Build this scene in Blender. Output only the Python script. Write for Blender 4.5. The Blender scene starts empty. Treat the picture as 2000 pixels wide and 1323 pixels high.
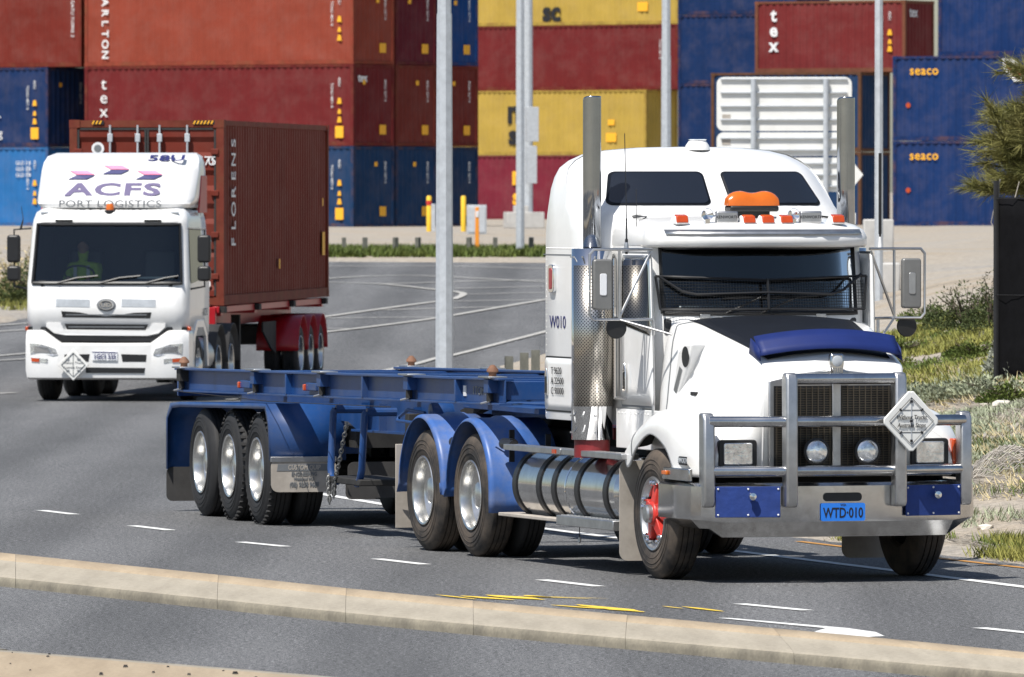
import bpy, math, random
import numpy as np
from mathutils import Vector, Matrix, Euler
PI=math.pi; R=math.radians
C=bpy.context.scene.collection
# ---------------------------------------------------------------- camera, light, exposure
sc=bpy.context.scene
cam=bpy.data.cameras.new('camera'); cam.sensor_width=36; cam.lens=324
cam.clip_start=1; cam.clip_end=9000
cam.dof.use_dof=True; cam.dof.focus_distance=77; cam.dof.aperture_fstop=11
co=bpy.data.objects.new('camera',cam); C.objects.link(co)
co.location=(0,0,3.18); co.rotation_euler=(R(90-.915),0,0); sc.camera=co
SUN_EL,SUN_AZ=60,-145
w=bpy.data.worlds.new('World'); sc.world=w; w.use_nodes=True
nt=w.node_tree; sky=nt.nodes.new('ShaderNodeTexSky'); sky.sky_type='NISHITA'; sky.sun_disc=False
sky.sun_elevation=R(SUN_EL); sky.sun_rotation=R(SUN_AZ)
bg=nt.nodes['Background']; bg.inputs[1].default_value=.085; nt.links.new(sky.outputs[0],bg.inputs[0])
sd=Vector((math.sin(R(SUN_AZ))*math.cos(R(SUN_EL)),math.cos(R(SUN_AZ))*math.cos(R(SUN_EL)),math.sin(R(SUN_EL))))
sl=bpy.data.lights.new('sun','SUN'); sl.energy=4.9; sl.angle=R(.53); sl.color=(1,.96,.9)
so=bpy.data.objects.new('sun',sl); C.objects.link(so); so.rotation_euler=sd.to_track_quat('Z','Y').to_euler()
vs=sc.view_settings; vs.view_transform='Standard'; vs.look='None'; vs.gamma=1; vs.exposure=.35; vs.use_curve_mapping=False
# ---------------------------------------------------------------- materials
def mat(name,col,rough=.5,metal=0,var=.12,scale=6,bump=0,bscale=60,coat=0,dirt=None,dscale=3,damt=.5,objcol=False,spec=.5,bdist=.004):
    m=bpy.data.materials.new(name); m.use_nodes=True; t=m.node_tree; n=t.nodes; L=t.links
    b=n['Principled BSDF']; b.inputs['Roughness'].default_value=rough; b.inputs['Metallic'].default_value=metal
    b.inputs['Coat Weight'].default_value=coat; b.inputs['Coat Roughness'].default_value=.06
    b.inputs['Specular IOR Level'].default_value=spec
    tc=n.new('ShaderNodeTexCoord')
    nz=n.new('ShaderNodeTexNoise'); nz.inputs['Scale'].default_value=scale; nz.inputs['Detail'].default_value=6; nz.inputs['Roughness'].default_value=.65
    L.new(tc.outputs['Object'],nz.inputs['Vector'])
    mr=n.new('ShaderNodeMapRange'); mr.inputs['From Min'].default_value=.3; mr.inputs['From Max'].default_value=.7
    mr.inputs['To Min'].default_value=1-var; mr.inputs['To Max'].default_value=1+var
    L.new(nz.outputs['Fac'],mr.inputs['Value'])
    mx=n.new('ShaderNodeVectorMath'); mx.operation='SCALE'
    if objcol:
        oi=n.new('ShaderNodeObjectInfo'); L.new(oi.outputs['Color'],mx.inputs[0])
    else: mx.inputs[0].default_value=col[:3]
    L.new(mr.outputs[0],mx.inputs['Scale']); out=mx.outputs[0]
    if dirt:
        n2=n.new('ShaderNodeTexNoise'); n2.inputs['Scale'].default_value=dscale; n2.inputs['Detail'].default_value=8; n2.inputs['Roughness'].default_value=.7
        L.new(tc.outputs['Object'],n2.inputs['Vector'])
        r2=n.new('ShaderNodeMapRange'); r2.inputs['From Min'].default_value=.45; r2.inputs['From Max'].default_value=.75
        r2.inputs['To Max'].default_value=damt; L.new(n2.outputs['Fac'],r2.inputs['Value'])
        mm=n.new('ShaderNodeMix'); mm.data_type='RGBA'; L.new(r2.outputs[0],mm.inputs['Factor']); L.new(out,mm.inputs['A']); mm.inputs['B'].default_value=(*dirt,1)
        out=mm.outputs['Result']
    L.new(out,b.inputs['Base Color'])
    if bump:
        n3=n.new('ShaderNodeTexNoise'); n3.inputs['Scale'].default_value=bscale; n3.inputs['Detail'].default_value=4
        L.new(tc.outputs['Object'],n3.inputs['Vector'])
        bp=n.new('ShaderNodeBump'); bp.inputs['Strength'].default_value=bump; bp.inputs['Distance'].default_value=bdist
        L.new(n3.outputs['Fac'],bp.inputs['Height']); L.new(bp.outputs[0],b.inputs['Normal'])
    return m
def glass_mat(name,tint,mixf=.5):
    m=bpy.data.materials.new(name); m.use_nodes=True; t=m.node_tree; n=t.nodes; L=t.links
    n.remove(n['Principled BSDF']); o=n['Material Output']
    tr=n.new('ShaderNodeBsdfTransparent'); tr.inputs[0].default_value=(*tint,1)
    gl=n.new('ShaderNodeBsdfGlossy'); gl.inputs['Roughness'].default_value=.03; gl.inputs[0].default_value=(.8,.85,.9,1)
    fr=n.new('ShaderNodeFresnel'); fr.inputs[0].default_value=1.62
    ms=n.new('ShaderNodeMixShader'); L.new(fr.outputs[0],ms.inputs[0]); L.new(tr.outputs[0],ms.inputs[1]); L.new(gl.outputs[0],ms.inputs[2])
    L.new(ms.outputs[0],o.inputs[0]); return m
M={}
M['white']=mat('white_paint',(.8,.8,.79),.28,coat=.5,var=.025,dirt=(.6,.57,.52),dscale=2.6,damt=.3,bump=.015,bscale=3)
M['white_side']=M['white']
M['alu']=mat('polished_aluminium',(.56,.56,.56),.2,1,var=.1,scale=5,dirt=(.3,.28,.26),dscale=4,damt=.6,bump=.08,bscale=9)
M['alu_dull']=mat('dull_aluminium',(.5,.5,.5),.42,1,var=.15,scale=8,bump=.1,bscale=25)
M['chrome']=mat('chrome',(.78,.79,.8),.07,1,var=.03,bump=.03,bscale=5)
M['stackm']=mat('exhaust_chrome',(.36,.38,.41),.13,1,var=.08,bump=.02,bscale=4)
M['mirr']=mat('mirror_shell',(.2,.2,.195),.4,.3,var=.1)
M['tank']=mat('tank_steel',(.66,.66,.66),.15,1,var=.1,scale=7,dirt=(.4,.38,.35),dscale=3,damt=.5,bump=.03,bscale=5)
M['steel']=mat('galvanised_steel',(.5,.53,.56),.5,.25,var=.14,scale=9,bump=.05)
M['rim']=mat('rim_steel',(.62,.62,.61),.27,.95,var=.08,scale=9,dirt=(.5,.46,.4),dscale=6,damt=.35)
M['rubber']=mat('tyre_rubber',(.016,.016,.017),.75,var=.3,scale=9,bump=.15,bscale=50)
M['rubber_dusty']=mat('dusty_tyre_rubber',(.022,.02,.019),.8,var=.3,scale=9,dirt=(.15,.115,.085),dscale=1.6,damt=1,bump=.15,bscale=50)
M['black']=mat('black_plastic',(.013,.013,.014),.45,var=.2)
M['matte']=mat('matte_black',(.006,.008,.013),.55,var=.15,spec=.25)
M['dark']=mat('chassis_grime',(.02,.019,.018),.8,var=.4,scale=5)
M['inner']=mat('cab_interior',(.05,.052,.056),.8,var=.1)
M['blue']=mat('trailer_blue',(.011,.056,.195),.42,var=.25,scale=3,coat=.08,dirt=(.06,.06,.065),dscale=1.5,damt=.75,spec=.35)
M['fblue']=mat('guard_blue',(.05,.125,.36),.4,var=.12,scale=4,dirt=(.2,.21,.25),dscale=2.5,damt=.75,spec=.35)
M['dblue']=mat('deflector_blue',(.008,.02,.115),.55,var=.08,spec=.3)
M['canvas']=mat('blue_canvas',(.012,.04,.2),.75,var=.15,scale=9,bump=.5,bscale=7,bdist=.02)
M['plateb']=mat('plate_blue',(.02,.2,.75),.4,var=.03)
M['platew']=mat('plate_white',(.75,.76,.78),.4,var=.03)
M['bronze']=mat('grille_bronze',(.10,.085,.065),.5,.6,var=.2)
M['ink']=mat('black_ink',(.012,.012,.015),.5,var=0)
M['navy']=mat('navy_ink',(.02,.022,.12),.5,var=0)
M['plum']=mat('plum_ink',(.09,.07,.17),.5,var=0)
M['pink']=mat('pink_ink',(.75,.22,.36),.5,var=0)
M['greyink']=mat('grey_ink',(.16,.17,.18),.6,var=.1)
M['winkb']=mat('white_ink',(.75,.75,.75),.6,var=.1,scale=20)
M['yinkb']=mat('orange_yellow_ink',(.85,.42,.02),.6,var=.08)
M['amber']=mat('amber_lens',(.6,.13,.008),.18,var=.1,coat=.6)
M['orange']=mat('orange_lens',(.45,.055,.008),.2,var=.1,coat=.5)
M['redlens']=mat('red_lens',(.3,.03,.04),.2,var=.05)
M['lens']=mat('clear_lens',(.7,.72,.74),.1,.75,var=.35,scale=18,bump=.7,bscale=28)
M['hubrust']=mat('rusty_steel',(.2,.1,.06),.8,var=.3)
M['bone']=mat('dusty_flap',(.42,.38,.33),.8,var=.12,scale=5,dirt=(.2,.17,.14),damt=.5)
M['flap']=mat('rubber_flap',(.045,.043,.042),.75,var=.2)
M['red']=mat('hub_red',(.55,.03,.02),.45,var=.25,scale=12,dirt=(.12,.06,.05),damt=.5,dscale=9)
M['tred']=mat('trailer_red',(.36,.008,.015),.4,var=.15)
M['dred']=mat('chassis_red',(.16,.012,.015),.5,var=.3)
M['glass']=glass_mat('dark_tinted_glass',(.3,.32,.33))
M['glass2']=glass_mat('green_tinted_glass',(.66,.72,.72))
M['gdark']=mat('privacy_glass',(.012,.015,.022),.05,var=0,spec=.8)
M['paper']=mat('paper',(.75,.8,.78),.8,var=.05)
M['sign']=mat('sign_white',(.78,.78,.75),.45,var=.06,dirt=(.4,.38,.34),damt=.35)
M['hivis']=mat('hivis_yellow',(.55,.75,.05),.8,var=.15)
M['skin']=mat('skin',(.45,.25,.17),.6,var=.05)
M['hair']=mat('hair',(.03,.022,.018),.8)
M['cont']=mat('container_paint',(1,1,1),.6,var=.12,scale=.8,spec=.12,objcol=True,dirt=(.32,.24,.21),dscale=1.1,damt=.12)
M['contf']=mat('container_frame_paint',(1,1,1),.7,var=.25,scale=2.5,spec=.12,objcol=True,dirt=(.16,.07,.035),dscale=1.8,damt=.75)
M['gasket']=mat('door_gasket',(.03,.03,.03),.8)
M['yellow']=mat('bollard_yellow',(.8,.5,.03),.5,var=.08)
M['gorange']=mat('post_orange',(.85,.3,.03),.5,var=.08)
M['conc']=mat('concrete',(.46,.45,.43),.9,var=.15,scale=3,bump=.3,bscale=30)
M['timber']=mat('grey_timber',(.13,.13,.11),.9,var=.3,scale=8,bump=.4,bscale=20)
M['bark']=mat('bark',(.09,.07,.05),.9,var=.3,bump=.5)
M['line']=mat('road_paint',(.72,.72,.7),.7,var=.18,scale=7,dirt=(.2,.2,.2),dscale=9,damt=.5)
M['lineo']=mat('faded_road_paint',(.42,.41,.38),.8,var=.2,scale=5,dirt=(.15,.15,.15),dscale=6,damt=.6)
M['liney']=mat('yellow_road_paint',(.75,.52,.05),.7,var=.15,scale=12)
M['edgey']=mat('orange_line_paint',(.45,.22,.05),.7,var=.2)
# ---------------------------------------------------------------- mesh helpers
class MB:
    def __init__(s): s.v=[]; s.f=[]; s.m=[]
    def add(s,vs,fs,mi=0):
        o=len(s.v); s.v+= [tuple(p) for p in vs]; s.f+=[tuple(i+o for i in f) for f in fs]; s.m+=[mi]*len(fs); return s
    def box(s,c,d,rot=None,mi=0,taper=1):
        x,y,z=[k/2 for k in d]; vs=[Vector((a*x*(taper if k>0 else 1),b*y*(taper if k>0 else 1),k*z)) for k in(-1,1) for b in(-1,1) for a in(-1,1)]
        if rot: e=Euler(rot).to_matrix(); vs=[e@p for p in vs]
        c=Vector(c); return s.add([p+c for p in vs],[(0,2,3,1),(4,5,7,6),(0,1,5,4),(2,6,7,3),(0,4,6,2),(1,3,7,5)],mi)
    def tube(s,path,r,n=10,mi=0,cap=True):
        P=[Vector(p) for p in path]; rs=r if isinstance(r,(list,tuple)) else [r]*len(P); vs=[];fs=[]; up=None
        for i,p in enumerate(P):
            d=((P[i+1]-p).normalized() if i<len(P)-1 else Vector()) + ((p-P[i-1]).normalized() if i else Vector()); d.normalize()
            if up is None:
                up=Vector((0,0,1)) if abs(d.z)<.9 else Vector((1,0,0))
            a=d.cross(up); 
            if a.length<1e-4: a=d.orthogonal()
            a.normalize(); b=a.cross(d).normalized(); up=b
            for k in range(n):
                t=2*PI*k/n; vs.append(p+a*math.cos(t)*rs[i]+b*math.sin(t)*rs[i])
        for i in range(len(P)-1):
            for k in range(n): fs.append((i*n+k,i*n+(k+1)%n,(i+1)*n+(k+1)%n,(i+1)*n+k))
        if cap: fs.append(tuple(range(n-1,-1,-1))); fs.append(tuple(range((len(P)-1)*n,len(P)*n)))
        return s.add(vs,fs,mi)
    def lathe(s,prof,c,axis='y',n=40,mi=0,sgn=1):
        # prof: (radius, offset along axis); closed along profile ends by radius 0
        vs=[];fs=[];c=Vector(c); m=len(prof)
        for k in range(n):
            t=2*PI*k/n; cs,sn=math.cos(t),math.sin(t)
            for r,o in prof:
                o*=sgn
                vs.append(c+Vector({'y':(r*cs,o,r*sn),'x':(o,r*cs,r*sn),'z':(r*cs,r*sn,o)}[axis]))
        for k in range(n):
            for i in range(m-1):
                a,b=k*m+i,((k+1)%n)*m+i; q=(a,b,b+1,a+1)
                fs.append(q if (sgn>0)==(axis!='y') else q[::-1])
        return s.add(vs,fs,mi)
    def prism(s,poly,d0,d1,plane='xz',mi=0):
        # extrude polygon given in plane along the remaining axis from d0 to d1
        def p3(p,d): return {'xz':(p[0],d,p[1]),'yz':(d,p[0],p[1]),'xy':(p[0],p[1],d)}[plane]
        n=len(poly); vs=[p3(p,d0) for p in poly]+[p3(p,d1) for p in poly]
        fs=[tuple(range(n-1,-1,-1)),tuple(range(n,2*n))]+[(i,(i+1)%n,n+(i+1)%n,n+i) for i in range(n)]
        return s.add(vs,fs,mi)
    def rows(s,rows,close=False,mi=0,flip=False):
        n=len(rows[0]); vs=[p for r in rows for p in r]; fs=[]
        for i in range(len(rows)-1):
            for k in range(n if close else n-1):
                q=(i*n+k,i*n+(k+1)%n,(i+1)*n+(k+1)%n,(i+1)*n+k); fs.append(q[::-1] if flip else q)
        return s.add(vs,fs,mi)
    def build(s,name,m,parent=None,flip=False,bev=0,smooth=True,ang=35,recalc=True,solid=0,inner=None,seg=2):
        me=bpy.data.meshes.new(name); me.from_pydata(s.v,[],s.f)
        ms=m if isinstance(m,(list,tuple)) else [m]
        for k in ms: me.materials.append(M[k] if isinstance(k,str) else k)
        me.polygons.foreach_set('material_index',s.m)
        if recalc:
            import bmesh; b=bmesh.new(); b.from_mesh(me); bmesh.ops.recalc_face_normals(b,faces=b.faces); (bmesh.ops.reverse_faces(b,faces=b.faces) if flip else None); b.to_mesh(me); b.free()
        if smooth:
            me.shade_smooth(); me.set_sharp_from_angle(angle=R(ang))
        o=bpy.data.objects.new(name,me); C.objects.link(o)
        if parent: o.parent=parent
        if solid:
            md=o.modifiers.new('s','SOLIDIFY'); md.thickness=solid; md.offset=-1
            if inner: me.materials.append(M[inner]); md.material_offset=len(ms); md.material_offset_rim=0
        if bev:
            md=o.modifiers.new('b','BEVEL'); md.width=bev; md.segments=seg; md.limit_method='ANGLE'; md.angle_limit=R(40); md.harden_normals=False
        return o
def root(name,label,cat,loc=(0,0,0),rz=0,group=None):
    o=bpy.data.objects.new(name,None); C.objects.link(o); o.location=loc; o.rotation_euler=(0,0,rz); o.empty_display_size=.2
    return tag(o,label,cat,group)
def tag(o,label,cat,group=None):
    o['label']=label; o['category']=cat
    if group: o['group']=group
    return o
def kind(o,k): o['kind']=k; return o
def catmull(P,n):
    P=[Vector(p) for p in P]; out=[]
    for i in range(len(P)-1):
        a,b,c,d=P[max(i-1,0)],P[i],P[i+1],P[min(i+2,len(P)-1)]
        for k in range(n):
            t=k/n; out.append(.5*((2*b)+(c-a)*t+(2*a-5*b+4*c-d)*t*t+(3*b-a-3*c+d)*t**3))
    out.append(P[-1]); return out
TXT=[]
def text(body,size,m,parent,pos,normal,name='lettering',sx=1,ext=.001,roll=0,align='CENTER',bold=0,shear=0,spacing=1):
    cu=bpy.data.curves.new(name,'FONT'); cu.body=body; cu.size=size; cu.align_x=align; cu.align_y='CENTER'; cu.extrude=ext; cu.resolution_u=3; cu.offset=bold; cu.shear=shear; cu.space_character=spacing
    o=bpy.data.objects.new(name,cu); C.objects.link(o); cu.materials.append(M[m])
    n=Vector(normal).normalized(); r=Vector((0,0,1)).cross(n); r.normalize(); u=n.cross(r)
    mt=Matrix((r,u,n)).transposed().to_4x4()
    TXT.append((o,parent,Matrix.Translation(pos)@mt@Matrix.Rotation(roll,4,'Z')@Matrix.Diagonal((sx,1,1,1)),name)); return o
def flush_text():
    bpy.context.view_layer.update(); dg=bpy.context.evaluated_depsgraph_get()
    for o,p,mt,name in TXT:
        me=bpy.data.meshes.new_from_object(o.evaluated_get(dg)); me.name=name
        n=bpy.data.objects.new(name,me); C.objects.link(n); n.parent=p; n.matrix_local=mt
    for o,p,mt,name in TXT:
        cu=o.data; bpy.data.objects.remove(o); bpy.data.curves.remove(cu)
    TXT.clear()
def copytree(o,parent=None):
    c=o.copy(); C.objects.link(c); c.parent=parent
    for ch in o.children: copytree(ch,c)
    return c
# ---------------------------------------------------------------- setting: terrain, road, medians
GPX=[0,150,165,180,200,238,260,300,330,3000]; GPZ=[0,0,.08,.35,.75,1.5,1.7,1.85,1.9,2]
BY=[0,50,60,67,73.5,78.5,88,98,110,124,140,150,156,164,178,200,238,300,400,9000]
BX=[30,13.5,10.2,8,5.9,4.36,1.7,-.2,-1.5,-2.2,-2.2,-1.6,-.7,-.2,1.8,4.2,7.2,9.5,11,11]
FX=[-9000,-60,-40,-10.4,-7.5,-4.7,.8,7,9.5,12,9000]; FY=[140,140,165,187,212,233,232,240,262,300,300]
def gbase(Y): return np.interp(Y,GPX,GPZ)
def terrain(X,Y):
    g=gbase(Y); d=(X-np.interp(Y,BY,BX))*.95
    near=np.interp(d,[-.45,0,.5,1.2,3,5.1,7.2,8.3,10,14,40],[-.1,.01,.06,.1,.35,.75,1.25,1.6,1.9,2.1,2.2])
    far=np.where(d<0,np.interp(d,[-.45,0],[-.1,.01])+g, g+(2.0-g)*np.clip(d/5,0,1)+.01)
    k=np.clip((Y-135)/40,0,1)
    zb=np.where(d<0,g+np.interp(d,[-.45,0],[-.1,.01]),np.maximum(g+.01,near*(1-k)+far*k))
    e=Y-np.interp(X,FX,FY)
    zf=g+np.interp(e,[-.9,0,1,4,30],[-.1,.012,.07,.1,.02])
    return np.where(d>=-.45,np.maximum(zb,np.where(e>0,zf,-9)),zf)
def tz(x,y): return float(terrain(np.array([float(x)]),np.array([float(y)]))[0])
def sheet(name,xs,ys,zf,m):
    X,Y=np.meshgrid(np.array(xs,float),np.array(ys,float)); Z=zf(X,Y)
    nx=len(xs); v=np.stack([X.ravel(),Y.ravel(),Z.ravel()],1)
    i=np.arange((len(ys)-1)*(nx-1)); r=i//(nx-1); c=i%(nx-1); a=r*nx+c
    f=np.stack([a,a+1,a+nx+1,a+nx],1)
    me=bpy.data.meshes.new(name); me.from_pydata(v.tolist(),[],f.tolist()); me.materials.append(m); me.shade_smooth()
    o=bpy.data.objects.new(name,me); C.objects.link(o); o['kind']='structure'; return o
def nodes_mat(name):
    m=bpy.data.materials.new(name); m.use_nodes=True; n=m.node_tree.nodes; return m,n,m.node_tree.links,n['Principled BSDF']
def noise(n,L,src,scale,detail=5,rough=.6):
    z=n.new('ShaderNodeTexNoise'); z.inputs['Scale'].default_value=scale; z.inputs['Detail'].default_value=detail; z.inputs['Roughness'].default_value=rough; L.new(src,z.inputs['Vector']); return z.outputs['Fac']
def ramp(n,L,src,stops):
    r=n.new('ShaderNodeValToRGB'); e=r.color_ramp.elements
    while len(e)<len(stops): e.new(.5)
    for q,(p,c) in zip(e,stops): q.position=p; q.color=(*c,1) if len(c)==3 else c
    L.new(src,r.inputs[0]); return r.outputs[0]
def mixc(n,L,f,a,b,bt='MIX'):
    x=n.new('ShaderNodeMix'); x.data_type='RGBA'; x.blend_type=bt
    for k,s in (('Factor',f),('A',a),('B',b)):
        if hasattr(s,'is_linked'): L.new(s,x.inputs[k])
        elif k=='Factor': x.inputs[k].default_value=s
        else: x.inputs[k].default_value=(*s,1)
    return x.outputs['Result']
def ground_mat():
    m,n,L,b=nodes_mat('sandy_ground'); tc=n.new('ShaderNodeTexCoord').outputs['Object']
    a=noise(n,L,tc,.35,6); f=noise(n,L,tc,9,6,.7); g=noise(n,L,tc,45,3,.7)
    c=ramp(n,L,a,[(.3,(.36,.30,.22)),(.5,(.39,.35,.29)),(.7,(.31,.30,.28))])
    c=mixc(n,L,1,c,ramp(n,L,f,[(.3,(.55,.55,.55)),(.6,(1.15,1.12,1.1))]),'MULTIPLY')
    c=mixc(n,L,1,c,ramp(n,L,g,[(.3,(.62,.62,.62)),(.65,(1.1,1.1,1.1))]),'MULTIPLY')
    L.new(c,b.inputs['Base Color']); b.inputs['Roughness'].default_value=.95
    bp=n.new('ShaderNodeBump'); bp.inputs['Strength'].default_value=.6; bp.inputs['Distance'].default_value=.04; L.new(f,bp.inputs['Height']); L.new(bp.outputs[0],b.inputs['Normal']); return m
def asphalt_mat(name,k=1,blue=0):
    m,n,L,b=nodes_mat(name); tc=n.new('ShaderNodeTexCoord').outputs['Object']
    mp=n.new('ShaderNodeMapping'); mp.inputs['Rotation'].default_value=(0,0,R(18)); mp.inputs['Scale'].default_value=(1,.12,1); L.new(tc,mp.inputs[0])
    a=noise(n,L,mp.outputs[0],.8,4); f=noise(n,L,tc,22,2,.85); h=noise(n,L,tc,75,2,.85)
    base=(.083*k,.084*k,.086*k+blue); hi=(.118*k,.119*k,.121*k+blue)
    c=ramp(n,L,a,[(.3,base),(.7,hi)])
    c=mixc(n,L,1,c,ramp(n,L,f,[(.36,(.4,.4,.4)),(.5,(1,1,1)),(.66,(1.8,1.8,1.8))]),'MULTIPLY')
    c=mixc(n,L,1,c,ramp(n,L,h,[(.38,(.22,.22,.22)),(.5,(.95,.95,.95)),(.62,(2.3,2.3,2.3))]),'MULTIPLY')
    wv=n.new('ShaderNodeTexWave'); wv.wave_type='BANDS'; wv.bands_direction='X'; wv.inputs['Scale'].default_value=.17; wv.inputs['Distortion'].default_value=1.2; wv.inputs['Detail'].default_value=3; wv.inputs['Detail Scale'].default_value=.6
    m2=n.new('ShaderNodeMapping'); m2.inputs['Rotation'].default_value=(0,0,R(18)); m2.inputs['Scale'].default_value=(1,.05,1); L.new(tc,m2.inputs[0]); L.new(m2.outputs[0],wv.inputs[0])
    c=mixc(n,L,1,c,ramp(n,L,wv.outputs['Fac'],[(.2,(.84,.84,.84)),(.8,(1.08,1.08,1.08))]),'MULTIPLY')
    pt=noise(n,L,tc,.9,5,.75); c=mixc(n,L,1,c,ramp(n,L,pt,[(.28,(.72,.72,.73)),(.38,(1,1,1)),(.7,(1.06,1.06,1.05))]),'MULTIPLY')
    L.new(c,b.inputs['Base Color']); b.inputs['Roughness'].default_value=.82; b.inputs['Specular IOR Level'].default_value=.3
    bp=n.new('ShaderNodeBump'); bp.inputs['Strength'].default_value=.5; bp.inputs['Distance'].default_value=.006; L.new(h,bp.inputs['Height']); L.new(bp.outputs[0],b.inputs['Normal']); return m
M['ground']=ground_mat(); M['asphalt']=asphalt_mat('asphalt'); M['asphalt2']=asphalt_mat('asphalt_near_lane',.92,.004)
ar=lambda a,b,s:list(np.arange(a,b,s))
sheet('ground',[-6000,-1500,-400,-120,-60,-35]+ar(-22,24,.3)+[26,30,40,60,120,400,1500,6000],
      [-500,-100,0,30]+ar(50,135,.3)+ar(135,270,.6)+ar(270,420,3)+[450,520,700,1200,3000,8000],terrain,M['ground'])
road=sheet('road',[-60,-40,-30]+ar(-24,24,.8)+[30],[20,30,40]+ar(50,262,.8),lambda X,Y:gbase(Y),M['asphalt'])
def strip(pts,wd,name,m,lift=.006,parent=road,n=6,taper=False):
    P=catmull([(x,y,0) for x,y in pts],n) if len(pts)>2 else [Vector((*pts[0],0)).lerp(Vector((*pts[1],0)),k/8) for k in range(9)]
    L_,R_=[],[]
    for i,p in enumerate(P):
        d=(P[min(i+1,len(P)-1)]-P[max(i-1,0)]).normalized(); q=Vector((-d.y,d.x,0))*wd/2
        for s,l in ((1,L_),(-1,R_)):
            v=p+q*s; l.append((v.x,v.y,float(gbase(v.y))+lift))
    mb=MB().rows([R_,L_]); o=mb.build(name,m,parent,smooth=False,recalc=False)
    return o
for a,b in (((-4.69,91.73),(-4.3,90.57)),((-3.61,87.52),(-3.2,86.33)),((-2.46,83.44),(-2.02,82.36)),((-1.17,79.61),(-.74,78.41)),((.24,75.32),(.7,74.05)),((1.75,70.93),(2.24,69.8)),((3.4,67.03),(3.84,65.94))):
    strip([a,b],.12,'lane_dash','line')
strip([(-5.75,96.1),(-5.4,94.9)],.12,'lane_dash','line')
# ribbed edge line: short raised bars along a thin line
E=catmull([(p[0],p[1],0) for p in [(4.9,71),(4.11,73.95),(2.05,81.08),(.34,86.6),(-1.69,95.24),(-2.95,102.03),(-4,112)]],10)
strip([(p.x,p.y) for p in E[::5]],.13,'edge_line','line')
for far in ([(-5.6,228),(-2,228.6),(1.25,225.85),(4,224)],[(-5.27,215.67),(-4.29,218.13),(-3.12,220.22),(-1.83,219.8),(1.19,214.46)],[(-5.28,216.07),(-4.23,214.86),(-3.03,213.66),(-1.74,209.38),(-1.21,207.48),(-1.09,205.62),(-1.29,202.36)],[(-3.03,213.66),(-1.79,214.86),(-.66,216.07),(1.2,216.89)],[(-1.32,210.14),(1.18,212.08)],[(-.96,205.99),(1.15,207.48)],[(-4.59,187.89),(-3.85,190.99),(-2.79,195.84),(-1.67,200.59),(-1.26,200.95),(1.12,202.36)],[(-2.72,195.18),(-1.63,196.17),(-.35,197.17)],[(-4.63,189.43),(-3.83,190.05),(-1.65,190.68)],[(-4.38,179.11),(-3.67,181.98),(-2.92,184.59),(-1.58,190.05),(-.35,196.5),(1.13,204.16)],[(-4.51,184.3),(-3.17,183.71)]):
    strip(far,.17,'painted_line','lineo',.02)
strip([(-4.3,140),(-3.16,149.45),(-2.18,160.27),(-1.4,167.58),(-1.06,169.4),(.63,181.98),(1.6,188)],.15,'painted_line','lineo',.02)
for a in ([(-10.53,185.2),(-9.2,188.6)],[(-10.31,181.98),(-9,184.5)],[(-9.9,167.6),(-8.6,171.2)],[(-9.7,165.8),(-8.4,168.2)],[(-8.3,143.6),(-7.81,144.91)]): strip(a,.15,'painted_line','lineo',.02)
strip([(5.4,74.5),(4.52,77.1),(3.72,79.7),(2.6,83.6)],.09,'edge_line','edgey')
# turn arrow and surveyor's spray marks
def flat(poly,name,m,lift=.006):
    return MB().add([(x,y,lift) for x,y in poly],[tuple(range(len(poly)))]).build(name,m,road,smooth=False)
flat([(1.53,68.55),(2.28,66.95),(2.12,66.05),(2.33,65.4),(2.66,65.75),(2.62,66.35),(2.44,66.95),(1.62,68.55)],'arrow_marking','line')
rs=random.Random(4)
for (x0,y0,x1,y1,wd) in ((-.6,72.5,-.28,71.7,.05),(-.4,72.3,.02,71.55,.1),(-.2,72.45,.25,71.6,.13),(.05,72.3,.62,71.75,.05),(.2,72.2,.75,71.8,.025),(.3,70.7,.72,70.0,.06),(.5,70.75,1.0,69.5,.14),(1.15,70.5,1.3,70.1,.03),(1.3,70.45,1.6,69.6,.06),(.1,72.4,.3,72.0,.09)):
    n=7; A=[];B=[]
    for k in range(n):
        t=k/(n-1); ww=.75*wd*(.15+.75*math.sin(PI*min(1,max(0,t))))*(.7+.6*rs.random()); x=x0+(x1-x0)*t; y=y0+(y1-y0)*t
        A.append((x-ww*.9,y-ww*.3,.007)); B.append((x+ww*.9,y+ww*.3,.007))
    MB().rows([A,B]).build('spray_mark','liney',road,smooth=False)
# concrete median, cast in lengths with joints
def conc_mat(name,ca,cb):
    m,n,L,b=nodes_mat(name); tc=n.new('ShaderNodeTexCoord').outputs['Object']
    mp=n.new('ShaderNodeMapping'); mp.inputs['Rotation'].default_value=(0,0,R(22)); mp.inputs['Scale'].default_value=(2.2,.25,1); L.new(tc,mp.inputs[0])
    a=noise(n,L,mp.outputs[0],2.5,5); f=noise(n,L,tc,30,4,.7); s=noise(n,L,tc,7,3,.8)
    c=ramp(n,L,a,[(.35,ca),(.65,cb)]); c=mixc(n,L,1,c,ramp(n,L,f,[(.3,(.8,.8,.8)),(.65,(1.08,1.07,1.06))]),'MULTIPLY')
    c=mixc(n,L,1,c,ramp(n,L,s,[(.2,(.45,.42,.4)),(.34,(1,1,1))]),'MULTIPLY')
    L.new(c,b.inputs['Base Color']); b.inputs['Roughness'].default_value=.9
    bp=n.new('ShaderNodeBump'); bp.inputs['Strength'].default_value=.3; bp.inputs['Distance'].default_value=.01; L.new(f,bp.inputs['Height']); L.new(bp.outputs[0],b.inputs['Normal']); return m
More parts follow.
